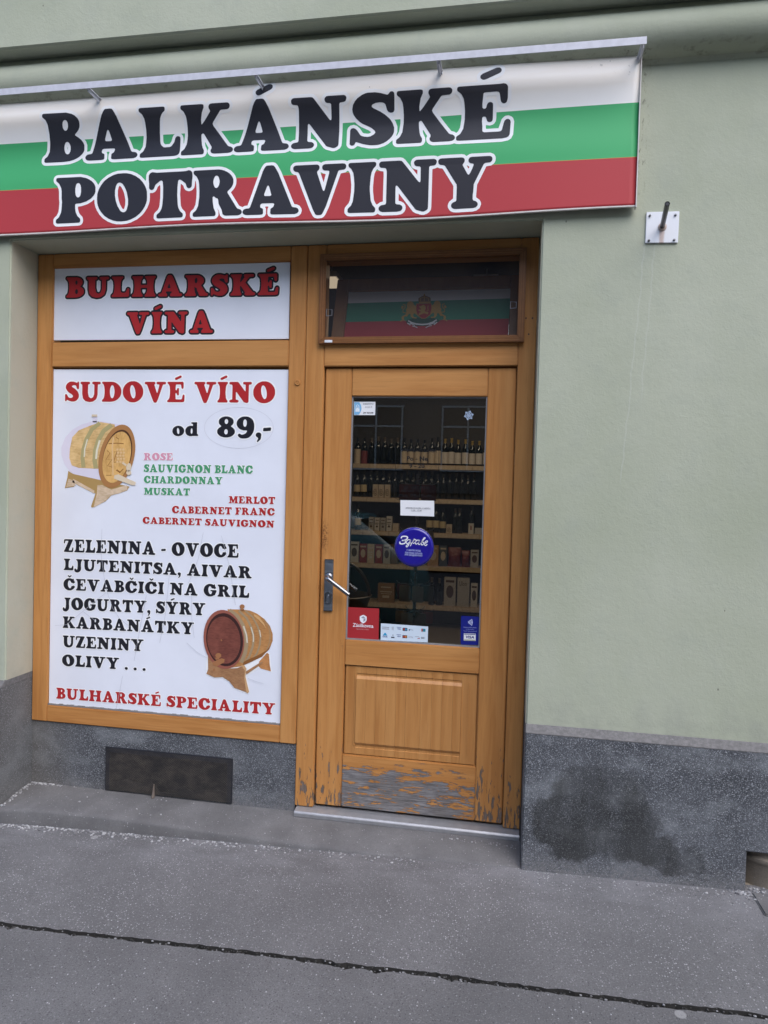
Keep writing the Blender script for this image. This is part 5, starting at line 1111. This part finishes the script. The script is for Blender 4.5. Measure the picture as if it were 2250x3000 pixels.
shf = thing('shelf_unit', 'tall wooden shelving filled with wine bottles and boxes inside the shop', 'shelves', (-1.1, YSF, -.02))
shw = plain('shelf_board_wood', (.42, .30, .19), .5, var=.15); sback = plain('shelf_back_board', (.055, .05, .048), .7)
SZ = [1.826, 1.44, 1.053, .672, .221]
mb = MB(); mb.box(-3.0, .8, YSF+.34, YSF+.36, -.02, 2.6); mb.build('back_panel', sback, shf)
for z in SZ:
    mb = MB(); mb.box(-3.0, .8, YSF, YSF+.338, z-.028, z+.028); sb_ = mb.build('shelf', shw, shf, bevel=.003)
    mb = MB(); k = -2.9
    rk = random.Random(int(z*1000))
    while k < .7: w = rk.uniform(.18, .5); mb.box(k, k+w, YSF-.004, YSF-.0005, z-.022, z+.022); k += w+.008
    tag(mb.build('price_strip', plain('price_strip_paper', (.56, .44, .31), .5, var=.12), sb_), kind='stuff')
for x in (-3.02, .8): mb = MB(); mb.box(x, x+.022, YSF, YSF+.36, -.02, 2.6); mb.build('side_panel', shw, shf)
# wine bottles: one full bottle, copied
bg = NT('dark_bottle_glass'); bg.fin((.012, .014, .012), .09, None, None, .6)
_bp = [(0, 0), (.034, 0), (.037, .004), (.037, .185), (.034, .205), (.020, .235), (.0145, .25), (.0138, .292), (.0155, .293), (.0155, .302), (0, .302)]
def bottle(label, lab, capc, group, lh=(.05, .135)):
    o = thing('wine_bottle', label, 'bottle', (0, 0, 0), group); mb = MB(); mb.lathe(_bp, n=14); mb.build('glass', bg.mat, o, smooth=True)
    if lab is not None: mb = MB(); mb.lathe([(.0378, lh[0]), (.0378, lh[1])], n=12, a0=R(180), a1=R(360)); mb.build('label', lab, o, smooth=True, fix=False)
    mb = MB(); mb.lathe([(.0150, .252), (.0146, .290), (.0163, .292), (.0163, .303), (0, .3035)], n=12); mb.build('capsule', capc, o, smooth=True); return o
lc = plain('cream_bottle_label', (.60, .49, .36), .6); lg = plain('pale_bottle_label', (.62, .56, .50), .6); lr = plain('wine_red_label', (.22, .05, .055), .6); ly = plain('yellowish_label', (.55, .43, .24), .6)
ck = plain('black_capsule', (.02, .02, .02), .3); cg = plain('gold_capsule', (.42, .30, .10), .3); cs = plain('dull_capsule', (.16, .13, .10), .35)
used = {}
def place(kind, proto, x, z, label, group, dy=.06):
    loc = (x, YSF+dy, z+.028)
    if kind not in used: used[kind] = proto; proto.location = loc; proto['label'] = label; proto['group'] = group; return proto
    jr = random.Random(round(x*1e4)+round(z*1e3)); r = copy_tree(proto, (loc[0]+jr.uniform(-.004, .004), loc[1]+jr.uniform(-.008, .012), loc[2]), label, group); r.scale = (1, 1, jr.uniform(.93, 1.06)); return r
def ux(u, v=1400, y=YSF+.03): return aty(u, v, y)[0]
b_dark = bottle('dark', None, cs, 'x'); b_cream = bottle('cream', lc, ck, 'x', (.02, .155)); b_gold = bottle('gold', lg, cg, 'x', (.02, .15)); b_red = bottle('red', lr, ck, 'x', (.0, .15)); b_yel = bottle('yel', ly, ck, 'x', (.06, .14)); b_tall = bottle('tall', lc, ck, 'x', (.0, .17))
place('tall', b_tall, ux(1044), SZ[0], 'wine bottle with a tall cream label at the left end of the top shelf', None); place('red', b_red, ux(1064), SZ[0], 'wine bottle with a dark red label on the top shelf', None)
for u in (1085, 1103, 1123, 1142, 1160): place('dark', b_dark, ux(u), SZ[0], 'unlabelled dark wine bottle on the top shelf', 'plain dark bottles on the top shelf')
for u in (1181, 1201, 1221, 1241, 1261, 1280): place('cream', b_cream, ux(u), SZ[0], 'wine bottle with cream label and black capsule on the top shelf', 'cream labelled bottles on the top shelf', .05)
for u in (1301, 1320, 1340, 1361, 1381, 1402, 1422): place('gold', b_gold, ux(u), SZ[0], 'wine bottle with gold capsule and pale label on the top shelf', 'gold capped bottles on the top shelf', .05)
for u in (1045, 1064): place('yel', b_yel, ux(u), SZ[1], 'wine bottle with a high pale label on the second shelf', 'pale labelled bottles on the second shelf')
for u in range(1082, 1400, 18): place('dark', b_dark, ux(u), SZ[1], 'unlabelled dark wine bottle on the second shelf', 'plain dark bottles on the second shelf', .14)
for u in (1052,): place('yel', b_yel, ux(u), SZ[2], 'single wine bottle with square yellowish label on the third shelf', None)
for u in (1262, 1281, 1300): place('yel', b_yel, ux(u), SZ[2], 'wine bottle with yellowish label beside the swirl box on the third shelf', 'yellow labelled bottles on the third shelf')
for u in (1336, 1350, 1384): place('dark', b_dark, ux(u), SZ[2], 'unlabelled dark bottle on the third shelf', 'plain dark bottles on the third shelf', .1)
for u in (1274, 1296): place('dark', b_dark, ux(u), SZ[4], 'dark bottle beside the tall cartons on the lowest shelf', 'dark bottles on the lowest shelf')
for i in range(12):
    x = -.31+.088*i
    place('gold', b_gold, x, SZ[0], 'wine bottle with gold capsule and pale label on the top shelf', 'gold capped bottles on the top shelf', .05)
    place('dark', b_dark, x, SZ[1], 'unlabelled dark wine bottle on the second shelf', 'plain dark bottles on the second shelf', .14)
    if i % 3 != 1: place('dark', b_dark, x+.02, SZ[2], 'unlabelled dark bottle on the third shelf', 'plain dark bottles on the third shelf', .1)
for i in range(10):
    x = -2.93+.092*i
    place('dark', b_dark, x, SZ[0], 'unlabelled dark wine bottle on the top shelf', 'plain dark bottles on the top shelf')
    place('dark', b_dark, x, SZ[1], 'unlabelled dark wine bottle on the second shelf', 'plain dark bottles on the second shelf', .14)
def carton(name, label, cat, u0, u1, z, h, mat, group=None, deco=None, d=.08, dy=.03):
    x0, x1 = ux(u0), ux(u1); o = thing(name, label, cat, ((x0+x1)/2, YSF+dy, z+.028), group); mb = MB(); mb.box(x0+.003, x1-.003, YSF+dy, YSF+dy+d, z+.0281, z+.028+h); mb.build('carton', mat, o, bevel=.002)
    if deco:
        mb = MB(); f = lambda s, t_: (x0+(x1-x0)*s, YSF+dy-.001, z+.028+h*t_); deco[1](mb, f); flat_build(mb, deco[2] if len(deco) > 2 else 'print', deco[0], o)
    return o
def swirl(mb, f): strokef(mb, f, [(.5+r_*.38*math.cos(a), .42+r_*.30*math.sin(a)) for r_, a in [(.15+.85*k/22, 5.5*k/10) for k in range(23)]], .07, 1.4)
def stripes(mb, f):
    for t0, t1, s0, s1 in ((.78, .84, .2, .8), (.55, .60, .15, .85), (.45, .48, .2, .8), (.25, .38, .3, .7)): mb.quad(f(s0, t0), f(s1, t0), f(s1, t1), f(s0, t1))
def blob(mb, f): disc(mb, f, .5, .5, .3, .22); mb.quad(f(.15, .82), f(.85, .82), f(.85, .9), f(.15, .9))
brown_ink = plain('brown_print', (.09, .05, .03), .5); cream = plain('cream_carton', (.52, .42, .31), .6); greyc = plain('grey_carton', (.40, .37, .33), .6); redc = plain('red_carton', (.25, .035, .03), .5); whitec = plain('white_carton', (.55, .51, .46), .6)
for u in (1092, 1109, 1127): carton('swirl_box', 'square cream box with dark swirl print on the second shelf', 'box', u, u+17, SZ[1], .15, cream, 'swirl boxes on the second shelf', (brown_ink, swirl))
for i, (u, w, h, m_) in enumerate(((1083, 16, .155, greyc), (1100, 16, .15, whitec), (1117, 17, .15, greyc), (1135, 17, .17, whitec))): carton('spirit_box', ('short grey carton next to the single yellowish bottle', 'white carton second from the single yellowish bottle', 'grey striped carton third from the single yellowish bottle', 'tallest white carton on the third shelf')[i], 'box', u, u+w, SZ[2], h, m_, None, (brown_ink, stripes))
carton('small_box', 'low cream box behind the blue round sign on the third shelf', 'box', 1153, 1172, SZ[2], .09, cream); carton('swirl_box', 'cream box with dark swirl beside the bottles on the third shelf', 'box', 1311, 1329, SZ[2], .10, cream, None, (brown_ink, swirl)); carton('white_label_box', 'white box with a red mark near the right of the third shelf', 'box', 1376, 1393, SZ[2], .12, whitec, None, (redc, lambda mb, f: mb.quad(f(.4, .4), f(.6, .4), f(.6, .8), f(.4, .8)))); carton('crumpled_pack', 'low pale pack at the right end of the third shelf', 'pack', 1395, 1418, SZ[2], .07, greyc)
for i, (u0, u1, h, m_, dc, lb) in enumerate(((1030, 1057, .24, whitec, (brown_ink, blob), 'tall white pack with dark print at the left of the fourth shelf'), (1058, 1081, .22, redc, (cream, blob), 'red tea box left of the tall cream box'), (1081, 1103, .22, cream, (whitec, stripes), 'tall cream box between two red tea boxes'), (1104, 1127, .22, redc, (cream, blob), 'red tea box right of the tall cream box'), (1128, 1150, .22, greyc, (brown_ink, blob), 'grey white box with dark leaf print on the fourth shelf'), (1150, 1172, .23, plain('brown_carton', (.14, .09, .055), .6), None, 'brown box partly hidden by the blue round sign'),
     (1258, 1292, .235, plain('tan_carton', (.36, .22, .09), .6), (cream, blob), 'tan coffee pack right of the blue round sign'), (1293, 1317, .235, plain('dark_teal_carton', (.06, .07, .075), .5), (cream, blob), 'dark pack with round motif next to the tan coffee pack'))): carton('tea_box', lb, 'box', u0, u1, SZ[3], h, m_, None, dc)
# crinkled red bags
rbm = NT('glossy_red_foil'); rbm.fin((.16, .022, .012), .22, rbm.bump(rbm.noise(rbm.pos(), 30., 4), 1.0, .02), None, .7)
for i, (u0, u1, h) in enumerate(((1318, 1358, .22), (1358, 1384, .19))):
    x0, x1 = ux(u0), ux(u1); o = thing('snack_bag', ('wide shiny red foil bag on the fourth shelf', 'narrow shiny red foil bag on the fourth shelf')[i], 'bag', ((x0+x1)/2, YSF+.07, SZ[3]+.028)); mb = MB(); nn = 8; vs_ = []
    for j in range(9):
        t_ = j/8; wy = .05*math.sin(math.pi*min(.97, .12+t_*.88)); hw = (x1-x0)/2*(1-.08*math.sin(math.pi*t_))
        for k in range(12): a = 2*math.pi*k/12; vs_.append(((x0+x1)/2+hw*math.cos(a)*(1 if j < 8 else .96), YSF+.07+wy*math.sin(a), SZ[3]+.028+h*t_))
    mb.add(vs_, [(j*12+k, j*12+(k+1) % 12, (j+1)*12+(k+1) % 12, (j+1)*12+k) for j in range(8) for k in range(12)]+[tuple(range(12)), tuple(8*12+k for k in range(12))]); mb.build('foil', rbm.mat, o, smooth=True)
carton('grey_pack', 'grey pack at the right end of the fourth shelf', 'pack', 1385, 1410, SZ[3], .2, greyc, None, (brown_ink, blob))
carton('tall_carton', 'tall grey carton with leaf mark on the lowest shelf', 'box', 1310, 1346, SZ[4], .33, greyc, None, (brown_ink, blob)); carton('tall_carton', 'tall grey carton with large dark lettering on the lowest shelf', 'box', 1349, 1386, SZ[4], .33, greyc, None, (brown_ink, lambda mb, f: put_text(mb, f, 'Ulon', .15, .75, .72, .88), 'lettering')); carton('round_print_carton', 'white carton with a dark round print on the lowest shelf', 'box', 1389, 1410, SZ[4], .27, whitec, None, (brown_ink, blob))
carton('picture_box', 'orange brown picture box on the lowest shelf left of the stand', 'box', 1115, 1165, SZ[4], .22, plain('orange_brown_carton', (.26, .14, .06), .5), None, (cream, stripes))
# hanging snack display in the middle
YH = 2.5; px_ = aty(1222, 1500, YH)[0]
dsp = thing('snack_stand', 'slim metal display pole with rings of curled hooks inside the door', 'display stand', (px_, YH, -.02))
dmt = M['steel']; mb = MB(); mb.tube([(px_, YH, -.02), (px_, YH, 1.68)], .014, 10); mb.build('pole', dmt, dsp, smooth=True)
mb = MB(); mb.lathe([(.2, -.02), (.2, -.005), (.03, .02), (.016, .06)], (px_, YH, 0), 20); mb.build('base', M['blackpaint'], dsp, smooth=True)
TIER = [aty(1222, v, YH)[1] for v in (1419, 1555, 1712, 1790)]; bagmats = [plain('bag_red', (.20, .04, .035), .35), plain('bag_tan', (.34, .24, .13), .35), plain('bag_pale', (.42, .38, .30), .3), plain('bag_green', (.08, .11, .06), .35)]
for ti, z in enumerate(TIER):
    for k in range(6):
        a = R(60*k+20+15*ti); ca, sa = math.cos(a), math.sin(a); L_ = .145
        mb = MB(); mb.tube([(px_+ca*r_, YH+sa*r_, z+h_) for r_, h_ in ((.0, .0), (L_*.8, .0), (L_, .008), (L_*1.07, .022))], .003, 6); mb.build('hook', dmt, dsp)
        if sa < .75:
            bw, bh = .045, .125 if ti < 3 else .09; m_ = bagmats[0] if ti == 0 else bagmats[(k+ti) % 4]
            cxx, cyy = px_+ca*L_*.72, YH+sa*L_*.72
            nm = ('red brown', 'tan', 'pale', 'olive green')[bagmats.index(m_)]
            o = thing('snack_bag', '%s snack bag hanging on the %s hook ring of the display stand' % (nm, ('top', 'second', 'third', 'lowest')[ti]), 'bag', (cxx, cyy, z-.004-bh), 'snack bags on the display stand'); mb = MB(); vs_ = []
            for j in range(6):
                t_ = j/5; th_ = .012*math.sin(math.pi*(.08+.84*t_)); hw = bw*(1 if .1 < t_ < .9 else .94)
                for (dx, dy) in ((-hw, 0), (-hw*.5, -th_), (hw*.5, -th_), (hw, 0), (hw*.5, th_), (-hw*.5, th_)): vs_.append((cxx-sa*dx*.0+dx, cyy+dy, z-.004-bh+bh*t_))
            mb.add(vs_, [(j*6+k2, j*6+(k2+1) % 6, (j+1)*6+(k2+1) % 6, (j+1)*6+k2) for j in range(5) for k2 in range(6)]+[(0, 1, 2, 3, 4, 5), tuple(30+k2 for k2 in range(6))]); mb.build('pouch', m_, o, smooth=True)
# wicker basket standing low on the left
bk = thing('wicker_basket', 'dark wicker basket with arched handle standing left inside the door', 'basket', (-1.25, 1.7, -.02)); wk = mk_wood('dark_wicker', 'x', 0, .22)
mb = MB(); mb.box(-1.55, -.98, 1.5, 1.95, -.02, .62); mb.build('pedestal', sback, bk, bevel=.01)
mb = MB(); mb.lathe([(.16, .62), (.2, .72), (.225, .80), (.235, .81), (.225, .815), (.19, .72), (0, .64)], (-1.25, 1.72, 0), 24); mb.build('bowl', wk, bk, smooth=True)
mb = MB(); mb.tube([(-1.25+.22*math.cos(R(a)), 1.72, .80+.24*math.sin(R(a))) for a in range(0, 181, 12)], .012, 8); mb.build('handle', wk, bk, smooth=True)

# ------------------------------------------------------------------ basement vent
YV = .2035
va, vb = aty(310, 2188, YV), aty(683, 2224, YV); vc, vd = aty(306, 2322, YV), aty(677, 2356, YV)
vx0, vx1, vz0, vz1 = -2.071, -1.392, -.020, .2005
vent = thing('vent_grille', 'black wire mesh basement vent grille in the grey plinth under the poster', 'vent', (-1.73, .2, vz0))
blk = plain('dusty_black_iron', (.014, .015, .021), .6); mt_ = NT('dusty_mesh_wire'); mn_ = mt_.noise(mt_.scale(mt_.pos(), (12, 12, 22)), 1.0, 6, .7); mesh_m = mt_.fin(mt_.mix(mt_.ss(mn_, .34, .70), (.028, .026, .026), (.085, .071, .060)), .75)
mb = MB(); mb.box(vx0+.004, vx1-.004, .2025, .2038, vz0, vz1-.004); mb.build('black_backing', plain('vent_dark', (.006, .006, .006), .9), vent)  # thin black plate; the dark of the hollow is put into its colour
for (x0, x1, z0, z1) in ((vx0, vx1, vz1-.026, vz1), (vx0, vx0+.024, vz0, vz1-.0262), (vx1-.028, vx1, vz0, vz1-.0262)): mb = MB(); mb.box(x0, x1, .1950, .2022, z0, z1); mb.build('frame_bar', blk, vent, bevel=.0015)
mb = MB(); w_ = .0011; pit = .0088
def wire(xa, za, xb, zb, y):
    dx, dz = xb-xa, zb-za; L_ = math.hypot(dx, dz)
    if L_ < .004: return
    nx_, nz_ = -dz/L_*w_, dx/L_*w_; mb.add([(xa+nx_, y, za+nz_), (xb+nx_, y, zb+nz_), (xb, y-.0012, zb), (xa, y-.0012, za), (xb-nx_, y, zb-nz_), (xa-nx_, y, za-nz_)], [(0, 1, 2, 3), (3, 2, 4, 5)])
ix0, ix1, iz0, iz1 = vx0+.004, vx1-.004, vz0+.001, vz1-.004; H_ = iz1-iz0; k = ix0-H_
while k < ix1:
    for s_ in (1, -1):
        xa, xb = (k, k+H_); pa = [(xa, iz0), (xb, iz1)] if s_ == 1 else [(xa, iz1), (xb, iz0)]
        (x0, z0), (x1, z1) = pa; t0 = max(0, (ix0-x0)/(x1-x0)); t1 = min(1, (ix1-x0)/(x1-x0))
        if t1 > t0: wire(x0+(x1-x0)*t0, z0+(z1-z0)*t0, x0+(x1-x0)*t1, z0+(z1-z0)*t1, .1948 if s_ == 1 else .1960)
    k += pit
tag(mb.build('wire_mesh', mesh_m, vent, fix=False), kind='stuff')
# dust and rubbish lying behind the mesh, a latch tongue in front
rv = random.Random(11); mb = MB(); pts = [(ix0+.02, iz0)]
for i in range(15): t_ = i/14; pts.append((ix0+.02+(ix1-ix0-.04)*t_, iz0+.028+.022*math.sin(t_*9)+.012*rv.random()+(.028 if i in (5, 9) else 0)))
pts.append((ix1-.02, iz0)); mb.prism(pts, .1966, .2018, 'y'); mb.build('dust_bank', plain('grey_dust', (.020, .018, .017), .95), vent)
x, z = aty(452, 2330, .19); mb = MB(); mb.tube([(x-.003, .190, z+.055), (x-.004, .188, z+.02), (x-.002, .182, z-.002), (x-.001, .172, z-.010)], [.0035, .006, .009, .006], 8); mb.build('latch', plain('rusty_latch', (.11, .085, .068), .7), vent, smooth=True)

# ------------------------------------------------------------------ loose grit
rg = random.Random(21)
def stones(name, pts, mats, label=None):
    """little angular stones, all in one heap of grit"""
    mb = MB()
    for (x, y, z, r) in pts:
        a0 = rg.random()*6.28; n = 5; vs_ = []
        for (h, k_) in ((-.3, .8), (.25, 1.0)):
            for i in range(n): a = a0+i*6.283/n+rg.uniform(-.3, .3); rr_ = r*k_*rg.uniform(.7, 1.25); vs_.append((x+rr_*math.cos(a), y+rr_*math.sin(a)*.85, z+r*h+rg.uniform(-.15, .15)*r))
        vs_.append((x+rg.uniform(-.3, .3)*r, y, z+r*rg.uniform(.55, .9))); mb.mi = rg.choice([0, 0, 1, 1, 2]) if len(mats) > 1 else 0
        mb.add(vs_, [(i, (i+1) % n, n+(i+1) % n, n+i) for i in range(n)]+[(n+i, n+(i+1) % n, 2*n) for i in range(n)])
    return tag(mb.build(name, mats), kind='stuff')
gm = [plain('grit_white', (.34, .335, .335), .8), plain('grit_grey', (.22, .215, .218), .8), plain('grit_dark', (.13, .125, .13), .8)]
P_ = []
def steptop(x, y):
    yf, zt_, zb = step_front(x), step_top(x), step_back(x)
    return float(np.interp(y, [yf+.03, .04, .12, .235], [zt_+.001, zb*.45+zt_*.55, zb-.004, zb]))
for _ in range(480):                                    # at the foot of the step
    x = -2.55+rg.betavariate(1.1, 2.0)*2.2; y = step_front(x)-abs(rg.gauss(0, .022))-.004; r = rg.uniform(.0022, .0075); P_.append((x, y, zg(x, y)+r*.2, r))
for _ in range(110):                                    # inner corner on the step
    x = XL+.006+abs(rg.gauss(0, .11)); y = .198-abs(rg.gauss(0, .010)); r = rg.uniform(.0025, .007); P_.append((x, y, steptop(x, y)+r*.2, r))
for _ in range(70):
    y = rg.uniform(-.04, .19); x = XL+.008+abs(rg.gauss(0, .012)); r = rg.uniform(.0025, .007); P_.append((x, y, steptop(x, y)+r*.2, r))
for _ in range(55):
    x = rg.uniform(-2.3, -1.1); y = rg.uniform(.0, .19); r = rg.uniform(.0015, .005); P_.append((x, y, steptop(x, y)+r*.2, r))
for _ in range(40): x = rg.uniform(-.35, -.01); y = .115-abs(rg.gauss(0, .012)); r = rg.uniform(.002, .006); P_.append((x, y, steptop(x, y)+r*.2, r))
for _ in range(110): x = rg.uniform(0, .9); y = -.036-abs(rg.gauss(0, .05)); r = rg.uniform(.002, .0055); P_.append((x, y, zg(x, y)+r*.2, r))
for _ in range(190): x = rg.uniform(.82, 1.1); y = rg.uniform(-.13, .0) if x > .9 else -.036-abs(rg.gauss(0, .02)); r = rg.uniform(.003, .008); P_.append((x, y, zg(x, y)+r*.3, r))
for _ in range(420): x = rg.uniform(-2.6, 1.6); y = rg.uniform(-1.4, -.07); r = rg.uniform(.0012, .0034); P_.append((x, y, zg(x, y)+r*.2, r))
stones('grit', P_, gm)
P_ = []
for _ in range(900): x = rg.uniform(-2.7, 1.5); y = crack(x)+rg.uniform(-.011, .010); r = rg.uniform(.0022, .0058); P_.append((x, y, zg(x, y)-rg.uniform(.006, .018)+r*.3, r))
stones('crack_grit', P_, [plain('crack_grit_dark', (.06, .057, .055), .85), M['dirt'], gm[1]])
# a scrap of wood and a straw by the step
x, y, z = atpl(470, 2452, (0, -.06, zg(-1.6, -.06)), np.array([-.0229, -.012, 1.0])); o = thing('wood_chip', 'small pale wood chip lying at the foot of the step', 'wood chip', (x, y, z)); mb = MB(); mb.prism([(-.011+x, y-.004), (.009+x, y-.007), (.012+x, y+.001), (-.006+x, y+.006)], z, z+.006, 'z'); mb.build('chip', plain('pale_chip', (.42, .28, .16), .8), o, bevel=.001)
xa, ya, za = atpl(420, 2472, (0, -.1, zg(-1.7, -.1)), np.array([-.0229, -.012, 1.0])); xb, yb_, zb_ = atpl(520, 2450, (0, -.06, zg(-1.5, -.06)), np.array([-.0229, -.012, 1.0]))
o = thing('straw_stalk', 'thin dry stalk lying on the pavement beside the wood chip', 'stalk', (float(xa), float(ya), float(za))); mb = MB(); mb.tube([(xa, ya, za+.002), ((xa+xb)/2, (ya+yb_)/2+.004, za+.006), (xb, yb_, zb_+.003)], .0016, 6); mb.build('stalk', plain('dry_stalk', (.42, .38, .34), .8), o)

# ------------------------------------------------------------------ parked car, seen only as a reflection in the door glass
car = thing('parked_car', 'teal hatchback parked at the kerb and mirrored in the door glass', 'car', (-3.2, -5.25, zg(-3, -4)-.13))
teal = plain('teal_car_paint', (.05, .13, .145), .2); cgl = plain('dark_car_glass', (.02, .025, .03), .06); tyr = plain('tyre_rubber', (.02, .02, .02), .8)
z0 = zg(-3, -4)-.13; xc, yc = -3.2, -5.25
# stations along the car: x, half width low, bottom z, belt z, roof z, roof half width
ST = [(-2.05, .55, .38, .62, .63, .50), (-1.95, .78, .24, .74, .75, .66), (-1.2, .86, .20, .86, .88, .70), (-.75, .87, .20, .92, 1.02, .68), (-.1, .87, .20, .94, 1.40, .58), (.6, .87, .20, .95, 1.46, .58), (1.35, .87, .20, .97, 1.40, .57), (1.85, .84, .22, .98, 1.06, .62), (2.0, .80, .28, .92, .94, .62), (2.06, .70, .40, .70, .71, .55)]
mb = MB(); vs_ = []
for (x, w, zb, zm, zr, wr) in ST:
    h = [(-w*.92, zb), (-w, zb+.12), (-w, (zb+zm)/2), (-w*.97, zm), (-wr, zr-.03 if zr > zm+.05 else zr), (-wr*.6, zr+.01), (0, zr+.02)]; h += [(-a, c) for a, c in h[-2::-1]]
    vs_ += [(xc+x, yc+a, z0+c*(1.0 if c < .5 else 1.0+.10*min(1, (c-.5)/.5))) for a, c in h]
n = 13; mb.add(vs_, [(i*n+j, (i+1)*n+j, (i+1)*n+j+1, i*n+j+1) for i in range(len(ST)-1) for j in range(n-1)]+[(i*n, i*n+n-1, (i+1)*n+n-1, (i+1)*n) for i in range(len(ST)-1)]+[tuple(range(n)), tuple((len(ST)-1)*n+j for j in range(n))])
mb.build('body', teal, car, smooth=True)
for s_ in (-1, 1):
    for (x0, x1, xt0, xt1) in ((-.62, .32, -.08, .30), (.40, 1.30, .42, 1.18)):
        mb = MB(); wb_, wt_ = .862, .605; mb.add([(xc+x0, yc+s_*wb_, z0+1.06), (xc+x1, yc+s_*wb_, z0+1.07), (xc+xt1, yc+s_*wt_, z0+1.49), (xc+xt0, yc+s_*wt_, z0+1.46), (xc+x0, yc+s_*(wb_-.05), z0+1.06), (xc+x1, yc+s_*(wb_-.05), z0+1.07), (xc+xt1, yc+s_*(wt_-.05), z0+1.49), (xc+xt0, yc+s_*(wt_-.05), z0+1.46)], [(0, 1, 2, 3), (4, 7, 6, 5), (0, 4, 5, 1), (1, 5, 6, 2), (2, 6, 7, 3), (3, 7, 4, 0)]); mb.build('side_window', cgl, car)
    for x in (-1.3, 1.3):
        mb = MB(); c = (xc+x, yc+s_*.80, z0+.31); mb.tube([(c[0], c[1]-.1, c[2]), (c[0], c[1]+.1, c[2])], .31, 24); w = mb.build('wheel', tyr, car, bevel=.02); mb = MB(); mb.tube([(c[0], c[1]+s_*.07, c[2]), (c[0], c[1]+s_*.112, c[2])], .20, 16); mb.build('rim', M['alu'], w)
    mb = MB(); mb.box(xc-2.02, xc-1.90, yc+s_*.62-.12, yc+s_*.62+.12, z0+.58, z0+.71); mb.build('headlight', M['whitepaint'], car, bevel=.02)
for (xa, za, xb, zb, wa, wb_) in ((-.74, 1.075, -.16, 1.505, .66, .56), (1.84, 1.145, 1.40, 1.50, .60, .56)):
    mb = MB(); d = .022 if xa < 0 else .022; sx = -1 if xa < 0 else 1; mb.add([(xc+xa+sx*.02, yc-wa, z0+za+d), (xc+xa+sx*.02, yc+wa, z0+za+d), (xc+xb+sx*.02, yc+wb_, z0+zb+d), (xc+xb+sx*.02, yc-wb_, z0+zb+d), (xc+xa-sx*.06, yc-wa, z0+za), (xc+xa-sx*.06, yc+wa, z0+za), (xc+xb-sx*.06, yc+wb_, z0+zb), (xc+xb-sx*.06, yc-wb_, z0+zb)], [(0, 1, 2, 3), (4, 7, 6, 5), (0, 4, 5, 1), (1, 5, 6, 2), (2, 6, 7, 3), (3, 7, 4, 0)]); mb.build('windscreen', cgl, car)
